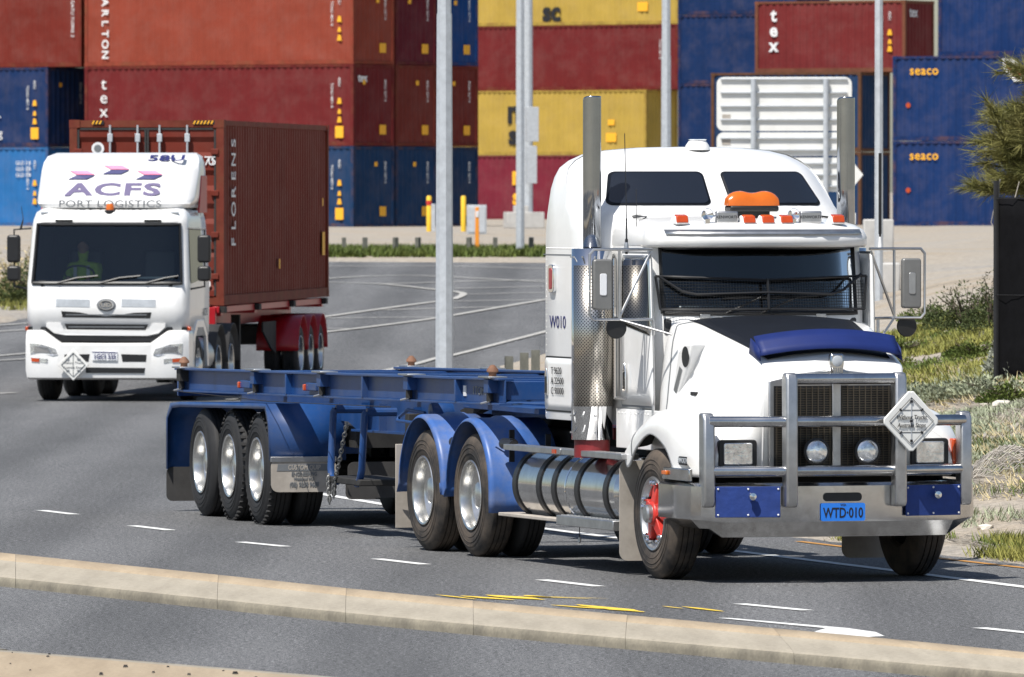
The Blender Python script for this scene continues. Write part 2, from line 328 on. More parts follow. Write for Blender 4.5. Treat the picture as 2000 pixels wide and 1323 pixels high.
M['kerb']=conc_mat('kerb_concrete',(.31,.275,.215),(.375,.335,.265)); M['infill']=conc_mat('sand_infill',(.35,.275,.185),(.42,.335,.23)); M['kface']=conc_mat('grimy_shaded_kerb_face',(.15,.135,.105),(.25,.225,.17))  # kerb face: grime, with the face's shading also put into the darker colour
back=catmull([(p[0],p[1]-2.2 if 0 else p[1],0) for p in [(-7.2,85.2),(-4.36,78.4),(-2.69,74.6),(-1.18,71.1),(.18,68.15),(1.45,65.55),(2.46,63.5),(3.41,61.4),(5.2,57.2)]],14)
near=catmull([(p[0],p[1],0) for p in [(-6.6,79.4),(-4.12,74.15),(-2.56,70.75),(-1.13,67.7),(.18,65.12),(1.4,62.83),(2.76,60.32),(3.59,58.71),(5.2,55.6)]],14)
med=kind(bpy.data.objects.new('median',None),'structure'); C.objects.link(med)
cuts=[0,15,31,41,51,63,75,87,100,112]
kp=[(0,.0),(.003,.03),(.008,.055),(.022,.072),(.05,.08),(.16,.088),(.34,.094),(.66,.1),(.67,.108),(.97,.112),(.99,.09),(1,0)]
for a,b in zip(cuts,cuts[1:]):
    rows=[];rows2=[]
    for i in range(a,b+1):
        p,q=near[i].copy(),back[i].copy()
        if i==a and a: p=p.lerp(near[i+1],.012); q=q.lerp(back[i+1],.012)
        if i==b: p=p.lerp(near[i-1],.012); q=q.lerp(back[i-1],.012)
        rows.append([tuple(p.lerp(q,t)+Vector((0,0,z-.01 if z==0 else z))) for t,z in kp])
    mb=MB().rows(rows); n=len(kp); mb.f.append(tuple(range(n))); mb.m.append(0); mb.f.append(tuple(range(len(mb.v)-1,len(mb.v)-n-1,-1))); mb.m.append(0)
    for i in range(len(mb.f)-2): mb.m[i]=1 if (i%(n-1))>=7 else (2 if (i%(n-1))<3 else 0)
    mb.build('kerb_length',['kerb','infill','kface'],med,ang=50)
isl=[(-9,70.5),(-3.8,62.8),(-3.45,62.1),(-2.17,60.2),(-.98,58.4),(.31,56.4),(2.6,52.6)]
ip=catmull([(x,y,0) for x,y in isl],8)
mb=MB(); mb.rows([[tuple(p+Vector((-k*1.0,-k*.62,z))) for k,z in((0,-.01),(.02,.06),(.05,.095),(.22,.1),(.23,.104),(6,.11))] for p in ip])
for i in range(len(mb.f)): mb.m[i]=1 if i%5==4 else 0
o=mb.build('traffic_island',['kerb','infill'],None,ang=50); kind(o,'structure')
rs=random.Random(9); mb=MB()
for k in range(60):
    p=ip[rs.randrange(8,40)]; q=rs.uniform(.25,1.6); s=rs.uniform(.006,.018); c=p+Vector((-q+rs.uniform(-.3,.3),-q*.62,.112+s*.3))
    mb.box(c,(s*2,s*1.6,s),(0,0,rs.random()*3),taper=.6)
kind(tag(mb.build('gravel',M['dark'],None,smooth=False),'dark gravel specks scattered over the sandy traffic island','gravel'),'stuff')
# ---------------------------------------------------------------- shipping containers
CM={}
def corr_rows(L,H,z0,pitch=.278,dep=.036,off=.03):
    pts=[]; x=.12
    while x+pitch<L-.1:
        for dx,d in ((0,0),(.072,0),(.14,dep),(.21,dep)): pts.append((x+dx,-off-d))
        x+=pitch
    pts.append((L-.12,-off)); pts.insert(0,(.1,-off))
    return pts
def cont_meshes(L,H,lock=True):
    key=(L,H)
    if key in CM: return CM[key]
    W=2.44; d={}
    p=corr_rows(L,H,0)
    d['side_panel']=[MB().rows([[(x,y,.12) for x,y in p],[(x,y,H-.08) for x,y in p]]), MB().rows([[(x,-W-y,.12) for x,y in p],[(x,-W-y,H-.08) for x,y in p]])]
    q=[(-y-.0,-x) for x,y in corr_rows(W,H,0)]
    d['end_panel']=[MB().rows([[(x,y,.12) for x,y in q],[(x,y,H-.1) for x,y in q]]), MB().rows([[(L-x,y,.12) for x,y in q],[(L-x,y,H-.1) for x,y in q]])]
    r=MB(); r.rows([[(x,-.06,H-.03+(y+.03)*.5) for x,y in p],[(x,-W+.06,H-.03+(y+.03)*.5) for x,y in p]]); r.box((L/2,-W/2,.1),(L-.1,W-.1,.08)); d['roof']=[r]
    f=MB()
    for x in (.06,L-.06):
        for y in (-.06,-W+.06): f.box((x,y,H/2),(.12,.12,H-.02))
        for z in (.06,H-.06): f.box((x,-W/2,z),(.1,W-.2,.11))
    for y in (-.05,-W+.05): f.box((L/2,y,.075),(L-.2,.09,.15)); f.box((L/2,y,H-.045),(L-.2,.07,.08))
    for x in (.085,L-.085):
        for y in (-.08,-W+.08):
            for z in (.06,H-.06): f.box((x,y,z),(.18,.17,.125))
    d['frame']=[f]
    CM[key]={}
    for k,l in d.items():
        CM[key][k]=[]
        for b in l:
            o=b.build(k,'contf' if k=='frame' else 'cont',None,smooth=False); CM[key][k].append(o.data); bpy.data.objects.remove(o)
    return CM[key]
def container(label,corner,phi,z,L,H,col,frame=None,group='stacked shipping containers in the yard'):
    ux,uy=-math.cos(R(phi)),math.sin(R(phi))
    r=root('shipping_container',label,'container',(corner[0],corner[1],z),math.atan2(uy,ux),group)
    for k,l in cont_meshes(L,H).items():
        for me in l:
            o=bpy.data.objects.new(k,me); C.objects.link(o); o.parent=r; o.color=(*((frame or [c*.85 for c in col]) if k=='frame' else col),1)
    return r
def off(c,phi,a,b):   # a along the long side, b across
    return (c[0]-math.cos(R(phi))*a+math.sin(R(phi))*b, c[1]+math.sin(R(phi))*a+math.cos(R(phi))*b)
TERRA=(.245,.05,.03); MAROON=(.138,.018,.019); YEL=(.42,.29,.06); NAVY=(.02,.04,.13); DKBL=(.011,.04,.105); LBLUE=(.025,.14,.36); BRN=(.16,.03,.022); DMAR=(.11,.014,.022); RBLUE=(.008,.05,.18)
def marks(r,L,H,end=True,side=True,big=False,seed=0):
    rs=random.Random(seed)
    if side:
        text('TCNU 4871 0',.15,'winkb',r,(.95,.004,H*.62),(0,1,0),roll=-PI/2,ext=.003); text('45G1',.15,'winkb',r,(.62,.004,H*.78),(0,1,0),roll=-PI/2,ext=.003)
        for z,s in ((.55,.2),(.42,.16),(.32,.2)): 
            mb=MB().prism([(.62-s/2,H*z-s/2),(.62+s/2,H*z-s/2),(.62+s*.25,H*z+s*.55),(.62-s*.3,H*z+s*.5)],-.002,.006); mb.build('warning_decal','yinkb',r,smooth=False)
        if big: MB().box((.62,.004,H*.17),(.36,.008,.42)).build('warning_decal','yinkb',r,smooth=False)
    if end:
        text('SEGU 22714',.15,'winkb',r,(-.004,-1.9,H*.68),(-1,0,0),roll=-PI/2,ext=.003)
        MB().box((-.004,-1.75,H*.2),(.008,.36,.34)).build('warning_decal','yinkb',r,smooth=False)
        MB().box((-.004,-.5-rs.random(),H*.78),(.008,.16,.16)).build('warning_decal','yinkb',r,smooth=False)
A0=(-5.63,327); PH=36; HC=2.896; zc=1.89; Z=lambda k:zc+k*(HC+.012)
for k,(c,lb,v) in enumerate(((DKBL,'navy container at the bottom of the left stack behind the loaded trailer',0),(MAROON,'maroon container with white vertical lettering in the middle of the left stack',0),(TERRA,'terracotta container at the top of the left stack above the maroon one',0))):
    r=container(lb,A0,PH,Z(k),12.19,HC,c,[x*.9 for x in c]); marks(r,12.19,HC,seed=k,big=k!=2)
    if k==1:
        for i,ch in enumerate('tex'): text(ch,.62,'winkb',r,(11.3,.004,HC*.78-i*.5),(0,1,0),roll=-PI/2*0,ext=.003,sx=1.2)
        text('tex',.4,'winkb',r,(-.004,-.55,HC*.83),(-1,0,0),ext=.003,bold=.01)
    if k==2:
        for i,ch in enumerate('CARLTON'): text(ch,.42,'winkb',r,(11.25,.004,HC*.93-i*.38),(0,1,0),roll=-PI/2,ext=.003,bold=.008)
B0=off(A0,PH,0,2.53); C0=off(A0,PH,0,5.06)
for k,(c,d,la,lb) in enumerate(((DKBL,(.012,.036,.09),'dark blue container end in the bottom row, second from the left','dark blue container end behind the yellow bollard beside the grey cabinet'),(BRN,(.15,.024,.018),'rust red container end in the middle row, second of three','rust red container end in the middle row beside the yellow containers'),(DMAR,RBLUE,'dark maroon container end in the top row behind the tall pole','bright blue container end in the top row left of the yellow one'))):
    for cc,col,l,s in ((B0,c,la,5),(C0,d,lb,8)):
        r=container(l,cc,PH,Z(k),12.19,HC,col); marks(r,12.19,HC,side=False,seed=k+s)
D0=off(A0,PH,13.9,0)
r=container('light blue container on the ground left of the white cab',D0,PH,Z(0),12.19,HC,LBLUE); marks(r,12.19,HC,seed=2)
for i,wd in enumerate((.5,.62,.5)): text('GLD 3 8'[0:7],.2,'winkb',r,(1.15,.004,HC*.8-i*.22),(0,1,0),ext=.003)
r=container('dark blue container with white lettering above the light blue one',D0,PH,Z(1),12.19,HC,(.01,.03,.1)); marks(r,12.19,HC,seed=3,big=True)
text('raiser',.52,'winkb',r,(3.4,.004,HC*.36),(0,1,0),ext=.003,align='LEFT'); text('toering',.44,'winkb',r,(3.4,.004,HC*.17),(0,1,0),ext=.003,align='LEFT')
r=container('brown red container at the top left corner of the photo',off(A0,PH,12.35,0),PH,Z(2),12.19,HC,(.155,.024,.017)); text('GATU 710942 2',.2,'winkb',r,(.4,.004,HC*.6),(0,1,0),roll=-PI/2,ext=.003)
Y0=(5.95,409)
for k,(c,lb,dx) in enumerate((((.17,.02,.035),'crimson container at the foot of the yellow and maroon stack',0),(YEL,'yellow container with black letters in the second row above the crimson one',0),(MAROON,'plain maroon container between the two yellow ones',1.4),(YEL,'topmost yellow container cut by the upper picture edge',1.4))):
    r=container(lb,(Y0[0]+dx,Y0[1]),PH,Z(k),12.19,HC,c)
    if k in(1,3):
        text('m',1.5,'ink',r,(7.05 if k==1 else 6.9,.004,HC*.66),(0,1,0),ext=.003,bold=.05); text('sc',1.2,'ink',r,(7.05 if k==1 else 6.9,.004,HC*.3 if k==1 else HC*.2),(0,1,0),ext=.003,bold=.05)
        for z,s in ((.5,.25),(.27,.4)): MB().box((1.9,.004,HC*z),(s*1.4,.008,s)).build('warning_decal','yinkb',r,smooth=False)
    if k==0: text('sc',1.0,'yinkb',r,(6.9,.004,HC*.35),(0,1,0),ext=.003,bold=.04); text('m',1.2,'yinkb',r,(6.9,.004,HC*.68),(0,1,0),ext=.003,bold=.04)
    if k==2: marks(r,12.19,HC,end=False,seed=4)
for k,lb in enumerate(('navy container behind the traffic sign, lowest of its stack','navy container behind the cab roof, second from the ground','navy container right of the maroon one, third from the ground','navy container cut by the top picture edge above the others')):
    container(lb,(11.9,385),PH,Z(k),6.06,HC,(.008,.026,.09))
F0=(14.2,333)
r=container('maroon container with white tex lettering standing above the traffic sign',F0,28,7.5,6.06,2.59,(.16,.024,.024),(.16,.06,.035)); marks(r,6.06,2.59,end=False,seed=6)
for i,ch in enumerate('tex'): text(ch,.66,'winkb',r,(5.3,.004,2.59*.8-i*.55),(0,1,0),ext=.003,bold=.02)
text('tex',.5,'winkb',r,(-.004,-.7,2.59*.83),(-1,0,0),ext=.003,bold=.01)
container('navy container with rusty brown posts directly behind the traffic sign',(12.6,333),28,4.62,6.06,2.87,DKBL,(.1,.05,.03))
container('navy container with rusty posts on the ground behind the sign posts',(12.6,333),28,1.73,6.06,2.87,DKBL,(.1,.05,.03))
for k,(x,lb) in enumerate(((23.8,'blue container with yellow lettering on the ground at the right'),(23.8,'blue container with yellow lettering, middle of the right stack'),(25.35,'blue container at the top right corner of the photo'))):
    r=container(lb,(x,310),28,2.0+k*(HC+.012),12.19,HC,(.009,.031,.115),(.008,.027,.1))
    if k<2: text('seaco',.44,'yinkb',r,(11.0,.004,HC-.5),(0,1,0),ext=.003,bold=.006,spacing=1.1); MB().lathe([(0,.004),(.09,.004)],(11.6,0,HC*.42),n=12).build('placard','orange',r,smooth=False)
    if k==1:
        MB().prism([(7.2,2.3),(7.55,2.75),(8.05,2.8),(8.0,2.45),(7.6,2.0),(7.3,2.02)],-.003,.003).build('emblem','winkb',r,smooth=False)
        MB().prism([(7.3,2.3),(7.6,2.6),(7.95,2.65),(7.9,2.5),(7.6,2.15),(7.4,2.12)],.003,.006).build('emblem','red',r,smooth=False)
# ---------------------------------------------------------------- poles, posts, sign, barriers
def pole(label,x,y,r0,r1,h,n=8,joint=None,z=None):
    z=tz(x,y)-.1 if z is None else z
    p=root('light_pole',label,'pole',(x,y,z),R(11),'street light poles')
    MB().tube([(0,0,0),(0,0,joint or h*.6)],[r0,r0+(r1-r0)*((joint or h*.6)/h)],n).build('lower_shaft','steel',p,ang=20)
    j=joint or h*.6; MB().tube([(0,0,j-.25),(0,0,h)],[r0+(r1-r0)*(j/h)-.008,r1],n).build('upper_shaft','steel',p,ang=20)
    MB().box((0,0,.02),(r0*4,r0*4,.04)).build('base_plate','steel',p,bev=.006)
    return p
pole('thick octagonal galvanised pole standing behind the blue trailer',-.88,120,.122,.085,9.5,8,5.5)
pole('slim galvanised pole rising from the grass strip by the timber posts',.21,236,.11,.1,12,8,9.5)
pole('grey pole on a concrete footing in the container yard',.56,320,.17,.15,12,10,9)
pole('tapered galvanised pole in front of the maroon and yellow containers',3.98,238,.14,.1,13,8,5.2)
pole('thin galvanised pole rising right of the far exhaust stack',5.77,145,.07,.06,9,8,6)
def single(name,mb,m,label,cat,group=None,**k): return tag(mb.build(name,m,None,**k),label,cat,group)
b=root('concrete_footing','pale concrete footing around the base of the yard pole','footing',(.41,319.5,tz(.41,319.5)),R(8))
MB().box((0,0,.28),(1.3,1.0,.56)).build('block','conc',b,bev=.02); MB().box((-.1,0,.66),(.5,.4,.24)).build('upstand','conc',b,bev=.02); MB().box((.22,-.3,2.2),(.36,.28,1.3)).build('switch_box','steel',b,bev=.01); MB().box((.25,-.3,3.6),(.42,.3,1.2)).build('switch_box','steel',b,bev=.01)
for x,y,lb,red in ((-2.7,300,'yellow bollard with a red band near the navy containers',1),(-1.58,300,'plain yellow bollard beside the grey cabinet',0)):
    o=root('bollard',lb,'bollard',(x,y,tz(x,y)),0,'yellow bollards in the yard')
    MB().lathe([(0,0),(.085,0),(.085,1.12),(.06,1.16),(0,1.17)],(0,0,0),'z',14).build('tube','yellow',o)
    if red: MB().lathe([(.088,.85),(.09,.86),(.09,1.0),(.088,1.01)],(0,0,0),'z',14).build('band','red',o); MB().box((.14,0,.45),(.14,.1,.9)).build('rail_stub','steel',o,bev=.01)
o=root('cabinet','grey steel electrical cabinet beside the yellow bollard','cabinet',(-1.11,290,tz(-1.11,290))); MB().box((0,0,.46),(.62,.4,.92)).build('body','steel',o,bev=.01); MB().box((0,-.21,.46),(.54,.02,.8)).build('door','steel',o,bev=.006)
o=root('guide_post','slim orange guide post in the grass strip','post',(-.9,238,tz(-.9,238))); MB().box((0,0,.58),(.11,.05,1.2),taper=.85).build('blade','gorange',o,bev=.01); MB().box((0,-.03,1.0),(.07,.01,.16)).build('reflector','winkb',o)
tp=MB().box((0,0,.2),(.115,.115,.46),taper=.94); tpo=tp.build('timber_post','timber',None,bev=.008); tme=tpo.data; bpy.data.objects.remove(tpo)
ordn=['first','second','third','fourth','fifth','sixth','seventh','eighth']
for i,px in enumerate((672,713,772,817,917,967,1037)):
    y=236.5; x=(px-1000)/18000*y; o=bpy.data.objects.new('timber_post',tme); C.objects.link(o); o.location=(x,y,tz(x,y)); o.rotation_euler=(R(random.Random(i).uniform(-3,3)),R(random.Random(i+9).uniform(-3,3)),.3*i)
    tag(o,'short grey timber post in the far grass strip, %s from the brown container'%ordn[i],'post','timber posts along the far verge')
for i,(px,y,s) in enumerate(((968,119,1.75),(994,121,1.9),(1024,120,2.0),(1046,118,2.15))):
    x=(px-1000)/18000*y; o=bpy.data.objects.new('timber_post',tme); C.objects.link(o); o.location=(x,y,tz(x,y)); o.scale=(1.05,1.05,s)
    tag(o,'weathered timber post behind the trailer, %s left of the white sleeper cab'%['fourth','third','second','nearest'][i],'post','timber posts on the near verge')
sg=root('direction_sign','back of a large white road sign on two steel posts behind the cab','sign',(5.9,200,tz(5.9,200)),R(-3))
zt=tz(5.9,200)
def rrect(x0,x1,z0,z1,r,n=4):
    P=[]
    for cx,cz,a in ((x1-r,z1-r,0),(x0+r,z1-r,90),(x0+r,z0+r,180),(x1-r,z0+r,270)):
        for k in range(n+1): t=R(a+90*k/n); P.append((cx+r*math.cos(t),cz+r*math.sin(t)))
    return P
for z0,z1,nr in ((4.49,5.66,4),(3.95,4.46,2),(3.17,3.91,3)):
    if z0==3.17: poly=[(-1.45,z0-zt),(1.42,z0-zt),(1.72,(z0+z1)/2-zt),(1.42,z1-zt),(-1.45,z1-zt)]
    else: poly=rrect(-1.46,1.47,z0-zt,z1-zt,.15)
    pb=MB().prism(poly,0,.012).build('panel','sign',sg,smooth=False)
    for k in range(nr): MB().box((0,-.03,z0-zt+(z1-z0)*(k+.5)/nr+.1*(nr==4)),(2.75,.045,.035)).build('stiffener','steel',pb,bev=.004)
    MB().box((-1.25,-.006,z0-zt+.3),(.18,.008,.12)).build('sticker','bone',pb,smooth=False)
for x in (-.66,.91): MB().tube([(x,-.1,-.3),(x,-.1,5.62-zt)],.06,10).build('post','steel',sg)
for x,y,w_,h_,lb in ((7.55,190,.62,.85,'pale concrete block at the foot of the thin pole'),(6.7,189,.55,.8,'pale concrete block behind the far exhaust stack'),(6.12,149,.3,.5,'grey concrete stub beside the thin pole base')):
    single('concrete_block',MB().box((x,y,tz(x,y)+h_/2-.03),(w_,.5,h_)),'conc',lb,'block','concrete blocks on the verge',bev=.03)
o=root('barrier_board','white barrier board in front of the navy containers','barrier',(7.0,196,tz(7,196))); MB().box((0,0,1.1),(.62,.05,.24)).build('board','sign',o,bev=.01); MB().box((0,.05,.5),(.06,.06,1.2)).build('post','timber',o,bev=.005)
# ---------------------------------------------------------------- verge: fence, tree, shrubs, rocks, grass
fx,fy=5.52,105; fz=tz(fx,fy)
f=root('fence','black shade cloth fence at the right picture edge','fence',(fx,fy,fz),R(-50))
rs=random.Random(5)
for k in range(4): MB().tube([(k*1.5,0,-.2),(k*1.5,0,2.3)],.035,8).build('post','black',f)
rw=[[ (x*.125,.02*math.sin(x*1.3)+.012*math.sin(x*3.1+z),-.05+z*.24) for x in range(37)] for z in range(10)]
M['cloth']=mat('black_shade_cloth',(.005,.005,.006),.95,var=.3,bump=.2,bscale=40,spec=.1)
MB().rows(rw).build('shade_cloth','cloth',f,solid=.004)
for z in (.05,1.0,2.1): MB().tube([(0,-.03,z),(4.5,-.03,z)],.004,5).build('wire','black',f)
def leafmat(name,a,b):
    m,n,L,bs=nodes_mat(name); tc=n.new('ShaderNodeTexCoord').outputs['Object']; f=noise(n,L,tc,2.2,4,.7); oi=n.new('ShaderNodeNewGeometry').outputs['Random Per Island']
    c=ramp(n,L,f,[(.3,a),(.7,b)]); c=mixc(n,L,1,c,ramp(n,L,oi,[(0,(.6,.6,.6)),(1,(1.35,1.3,1.2))]),'MULTIPLY')
    L.new(c,bs.inputs['Base Color']); bs.inputs['Roughness'].default_value=.7
    bs.inputs['Transmission Weight'].default_value=0; bs.inputs['Specular IOR Level'].default_value=.25; return m
M['needle']=leafmat('she_oak_needles',(.10,.11,.03),(.23,.21,.075)); M['silver']=leafmat('silver_leaves',(.28,.31,.27),(.42,.44,.38)); M['green']=leafmat('green_leaves',(.06,.10,.02),(.14,.17,.04)); M['dgreen']=leafmat('dark_shrub_leaves',(.035,.055,.02),(.09,.11,.035)); M['straw']=leafmat('dry_straw',(.38,.33,.2),(.55,.47,.28)); M['greyt']=leafmat('grey_dry_twigs',(.27,.25,.23),(.45,.43,.4)); M['olive']=leafmat('olive_grass',(.14,.16,.035),(.30,.29,.08)); M['pale']=leafmat('pale_saltbush_leaves',(.22,.26,.18),(.36,.39,.28))
# she-oak: trunk outside the frame, drooping needle sprays reaching in
t=root('she_oak','olive green needle leaved tree hanging over the black fence','tree',(6.95,110,tz(6.95,110)))
tr=MB(); tr.tube([(0,0,-.3),(.05,0,1.2),(-.05,.05,1.9),(.05,0,2.6),(0,0,3.3)],[.13,.11,.09,.06,.025],8)
nd=MB(); rs=random.Random(11)
def spray(p,d,L_,n):
    for k in range(n):
        q=p+d*L_*rs.uniform(0,1); e=(d+Vector((rs.gauss(0,.55),rs.gauss(0,.55),rs.gauss(-.05,.45)))).normalized(); ln=rs.uniform(.12,.28); s=e.cross(Vector((rs.gauss(0,1),rs.gauss(0,1),rs.gauss(0,1)))).normalized()*.0055
        nd.add([q-s,q+s,q+e*ln],[(0,1,2)])
for k in range(86):
    a=rs.uniform(0,2*PI); z=rs.uniform(1.2,3.1); L_=rs.uniform(.6,1.25)*(1.2-.1*z)
    if k<38: a=rs.uniform(PI*.7,PI*1.3); z=rs.uniform(1.4,2.8); L_=rs.uniform(.8,1.35)*(1.25-.11*z)
    d=Vector((math.cos(a),math.sin(a),rs.uniform(.05,.5))).normalized(); p0=Vector((0,0,z)); m1=p0+d*L_*.55; p1=p0+d*L_+Vector((0,0,-.12))
    tr.tube([p0,m1,p1],[.02,.012,.005],5)
    for q in range(9):
        f_=.25+.75*q/8; c=p0.lerp(m1,f_*2) if f_<.5 else m1.lerp(p1,f_*2-1)
        spray(c,(d+Vector((rs.gauss(0,.5),rs.gauss(0,.5),rs.gauss(.1,.35)))).normalized(),.3,62)
tr.build('trunk','bark',t); nd.build('crown','needle',t,smooth=False,recalc=False)
tw=MB()
for k in range(9):
    x=rs.uniform(-1.25,-.3); tw.tube([(x,-1.6,1.9-rs.random()*.3),(x+rs.uniform(-.15,.2),-1.6,1.3),(x+rs.uniform(-.3,.4),-1.65,.5+rs.random()*.5)],[.006,.007,.004],4)
tw.build('dead_twigs','greyt',t)
def clump(name,label,cat,m,x,y,r,h,n,ls,grp,stem='bark',up=.5,seed=0):
    rs=random.Random(seed+int(x*100)); o=root(name,label,cat,(x,y,tz(x,y)-.02),0,grp); mb=MB(); st=MB()
    for k in range(max(5,n//90)):
        a=rs.uniform(0,2*PI); q=r*rs.uniform(.3,.9); st.tube([(0,0,0),(q*.4*math.cos(a),q*.4*math.sin(a),h*.45),(q*math.cos(a),q*math.sin(a),h*rs.uniform(.6,.95))],[.012,.008,.003],4)
    for k in range(n):
        a=rs.uniform(0,2*PI); q=r*math.sqrt(rs.random()); zz=h*(rs.random()**.7)*math.sqrt(max(.02,1-(q/r)**2))*(.75+.35*math.sin(a*3+q*9))
        p=Vector((q*math.cos(a),q*math.sin(a),max(.01,zz))); e=Vector((math.cos(a)*.6+rs.gauss(0,.5),math.sin(a)*.6+rs.gauss(0,.5),up+rs.gauss(0,.4))).normalized(); s=e.cross(Vector((rs.gauss(0,1),rs.gauss(0,1),rs.gauss(0,1)))).normalized()
        l=ls*rs.uniform(.6,1.4); mb.add([p,p+e*l*.5+s*l*.2,p+e*l,p+e*l*.5-s*l*.2],[(0,1,2,3)])
    mb.build('foliage',m,o,smooth=False,recalc=False); st.build('stem',stem,o); return o
def VP(px,y): return (px-1000)/18000*y
clump('shrub','dark green bushy shrub on the bank left of the black fence','shrub','dgreen',VP(1885,121),121,.55,.62,2600,.05,'verge shrubs')
clump('shrub','dark purple flecked shrub touching the base of the fence','shrub','dgreen',VP(1935,118),118,.38,.75,1700,.05,'verge shrubs',seed=3)
clump('shrub','silver grey leafy bush growing at the foot of the black fence','shrub','silver',VP(1962,106.5),106.5,.24,.52,900,.06,'verge shrubs',up=1.0)
clump('shrub','small silver bush right against the picture edge by the fence','shrub','silver',VP(1988,105),105,.16,.4,500,.06,'verge shrubs',up=1.0,seed=4)
for i,(px,y,r,h) in enumerate(((1800,104.5,.42,.2),(1868,103.5,.4,.22),(1935,103,.38,.2),(1770,106,.3,.18))):
    clump('saltbush','pale grey green low saltbush mat, %s of four from the truck'%['second','third','fourth','first'][i],'shrub','pale',VP(px,y),y,r*1.25,h,1900,.055,'low saltbush mats on the bank',up=.7)
for i,(px,y,r,h) in enumerate(((1765,118,.5,.22),(1838,126,.6,.25),(1905,112,.4,.2),(1980,100.5,.4,.22),(1730,114,.5,.2))):
    clump('ground_cover','bright green low ground cover patch %s'%['beside the far mirror','below the sandy track','under the dark shrub','at the right picture edge','just behind the bonnet'][i],'plant','green',VP(px,y),y,r,h,2400,.045,'green ground cover patches',up=.6)
clump('shrub','dark bush on the far verge left of the white cab','shrub','dgreen',-10.25,196,.75,.95,2600,.09,'verge shrubs'); clump('shrub','grey brown scrub behind the dark bush at the left edge','shrub','straw',-10.9,203,1.2,1.1,2600,.1,'verge shrubs',stem='greyt')
rs=random.Random(2)
def rock(label,x,y,s):
    mb=MB(); import bmesh; b=bmesh.new(); bmesh.ops.create_icosphere(b,subdivisions=2,radius=1)
    for v in b.verts: v.co=v.co*(1+rs.uniform(-.22,.22)); v.co=Vector((v.co.x*s*1.2,v.co.y*s,v.co.z*s*.62))
    me=bpy.data.meshes.new('rock'); b.to_mesh(me); b.free(); me.materials.append(M['rockm']); o=bpy.data.objects.new('rock',me); C.objects.link(o); o.location=(x,y,tz(x,y)+s*.2); tag(o,label,'rock','pale rocks on the bank')
M['rockm']=mat('limestone',(.62,.57,.5),.9,var=.15,scale=9,bump=.5,bscale=20)
for px,y,s,lb in ((1958,100,.1,'larger pale limestone rock on the sandy bank'),(1930,101,.07,'small pale rock left of the larger one on the bank'),(1924,83.6,.065,'pale rock near the road edge beside the bull bar'),(1862,95.5,.05,'small pale rock above the grey netting')): rock(lb,VP(px,y),y,s)
def scatter(name,label,cat,m,n,region,ln,wd,lean,seed,flatk=0):
    rs=random.Random(seed); mb=MB(); c=0
    while c<n*1.3:
        x,y=region(rs)
        x0,y0=x,y; z=tz(x,y)
        for k in range(rs.randint(4,9)):
            l=ln*rs.uniform(.5,1.4); a=rs.uniform(0,2*PI); e=Vector((math.cos(a)*lean,math.sin(a)*lean,rs.uniform(.5,1)*(1-flatk)+.06)).normalized(); s=Vector((-math.sin(a),math.cos(a),0))*wd; p=Vector((x0+rs.gauss(0,.05),y0+rs.gauss(0,.07),z-.005))
            if flatk: s=Vector((math.sin(a)*.2,.2*math.cos(a),.9))*wd
            mb.add([p-s,p+s,p+e*l*.6+s*.7+Vector((0,0,-.01)),p+e*l],[(0,1,2),(0,2,3)]); c+=1
    return kind(tag(mb.build(name,m,None,smooth=False,recalc=False),label,cat),'stuff')
def bank(y0,y1,d0=.1,d1=7,px0=1640,th=-9,ph=0):
    def f(rs):
        while 1:
            y=rs.uniform(y0,y1); x=VP(rs.uniform(px0,2200),y)
            if d0<x-np.interp(y,BY,BX)<d1 and math.sin(x*2.3+y*.41+ph)+math.sin(x*1.1-y*.83+ph*2)+.6*math.sin(y*1.9+x*3.7)>th: return x,y
    return f
scatter('grass','olive green and yellow grass tufts along the road edge','grass','olive',3000,bank(76,84,.05,.9,th=-.4),.11,.005,.5,1)
scatter('grass','sparse olive grass over the sandy slope','grass','pale',6500,bank(84,108,th=.0,ph=1),.1,.006,.6,2)
scatter('grass','green grass carpet on the upper bank','grass','olive',13000,bank(106,127,.3,14,th=.15,ph=2.2),.11,.009,.6,3)
scatter('dry_straw','pale straw coloured dry stalks on the slope','dry grass','straw',4500,bank(86,110,th=-.2,ph=3),.11,.005,.9,4)
scatter('dry_twigs','matted grey dead twigs lying on the lower bank','dry brush','greyt',9000,bank(80,94,.5,th=-.3,ph=4),.15,.004,1.0,5,.9)
scatter('dry_twigs','matted grey twigs between the saltbush mats','dry brush','greyt',6000,bank(96,112,th=-.2,ph=5),.16,.005,1.0,6,.9)
scatter('ground_cover','low green succulent carpet over the upper bank','ground cover','green',11000,bank(103,127,.4,14,th=.25,ph=.6),.07,.014,.9,21)
scatter('ground_cover','grey green creeping plants on the middle of the bank','ground cover','pale',12000,bank(92,107,.4,th=-.1,ph=1.7),.075,.012,.9,22)
scatter('grass','bright green sprigs among the grey twigs near the road','grass','green',3500,bank(79,97,.2,th=.55,ph=2.9),.1,.006,.5,23)
def vstrip(rs):
    px=rs.uniform(630,1075); y=rs.uniform(234.2,240); return VP(px,y),y
scatter('grass','green grass strip along the far road edge','grass','green',9000,vstrip,.22,.02,.5,7)
scatter('grass','dry grass on the verge at the far left','grass','olive',3000,lambda rs:(rs.uniform(-11.5,-9.2),rs.uniform(192,215)),.2,.012,.5,8)
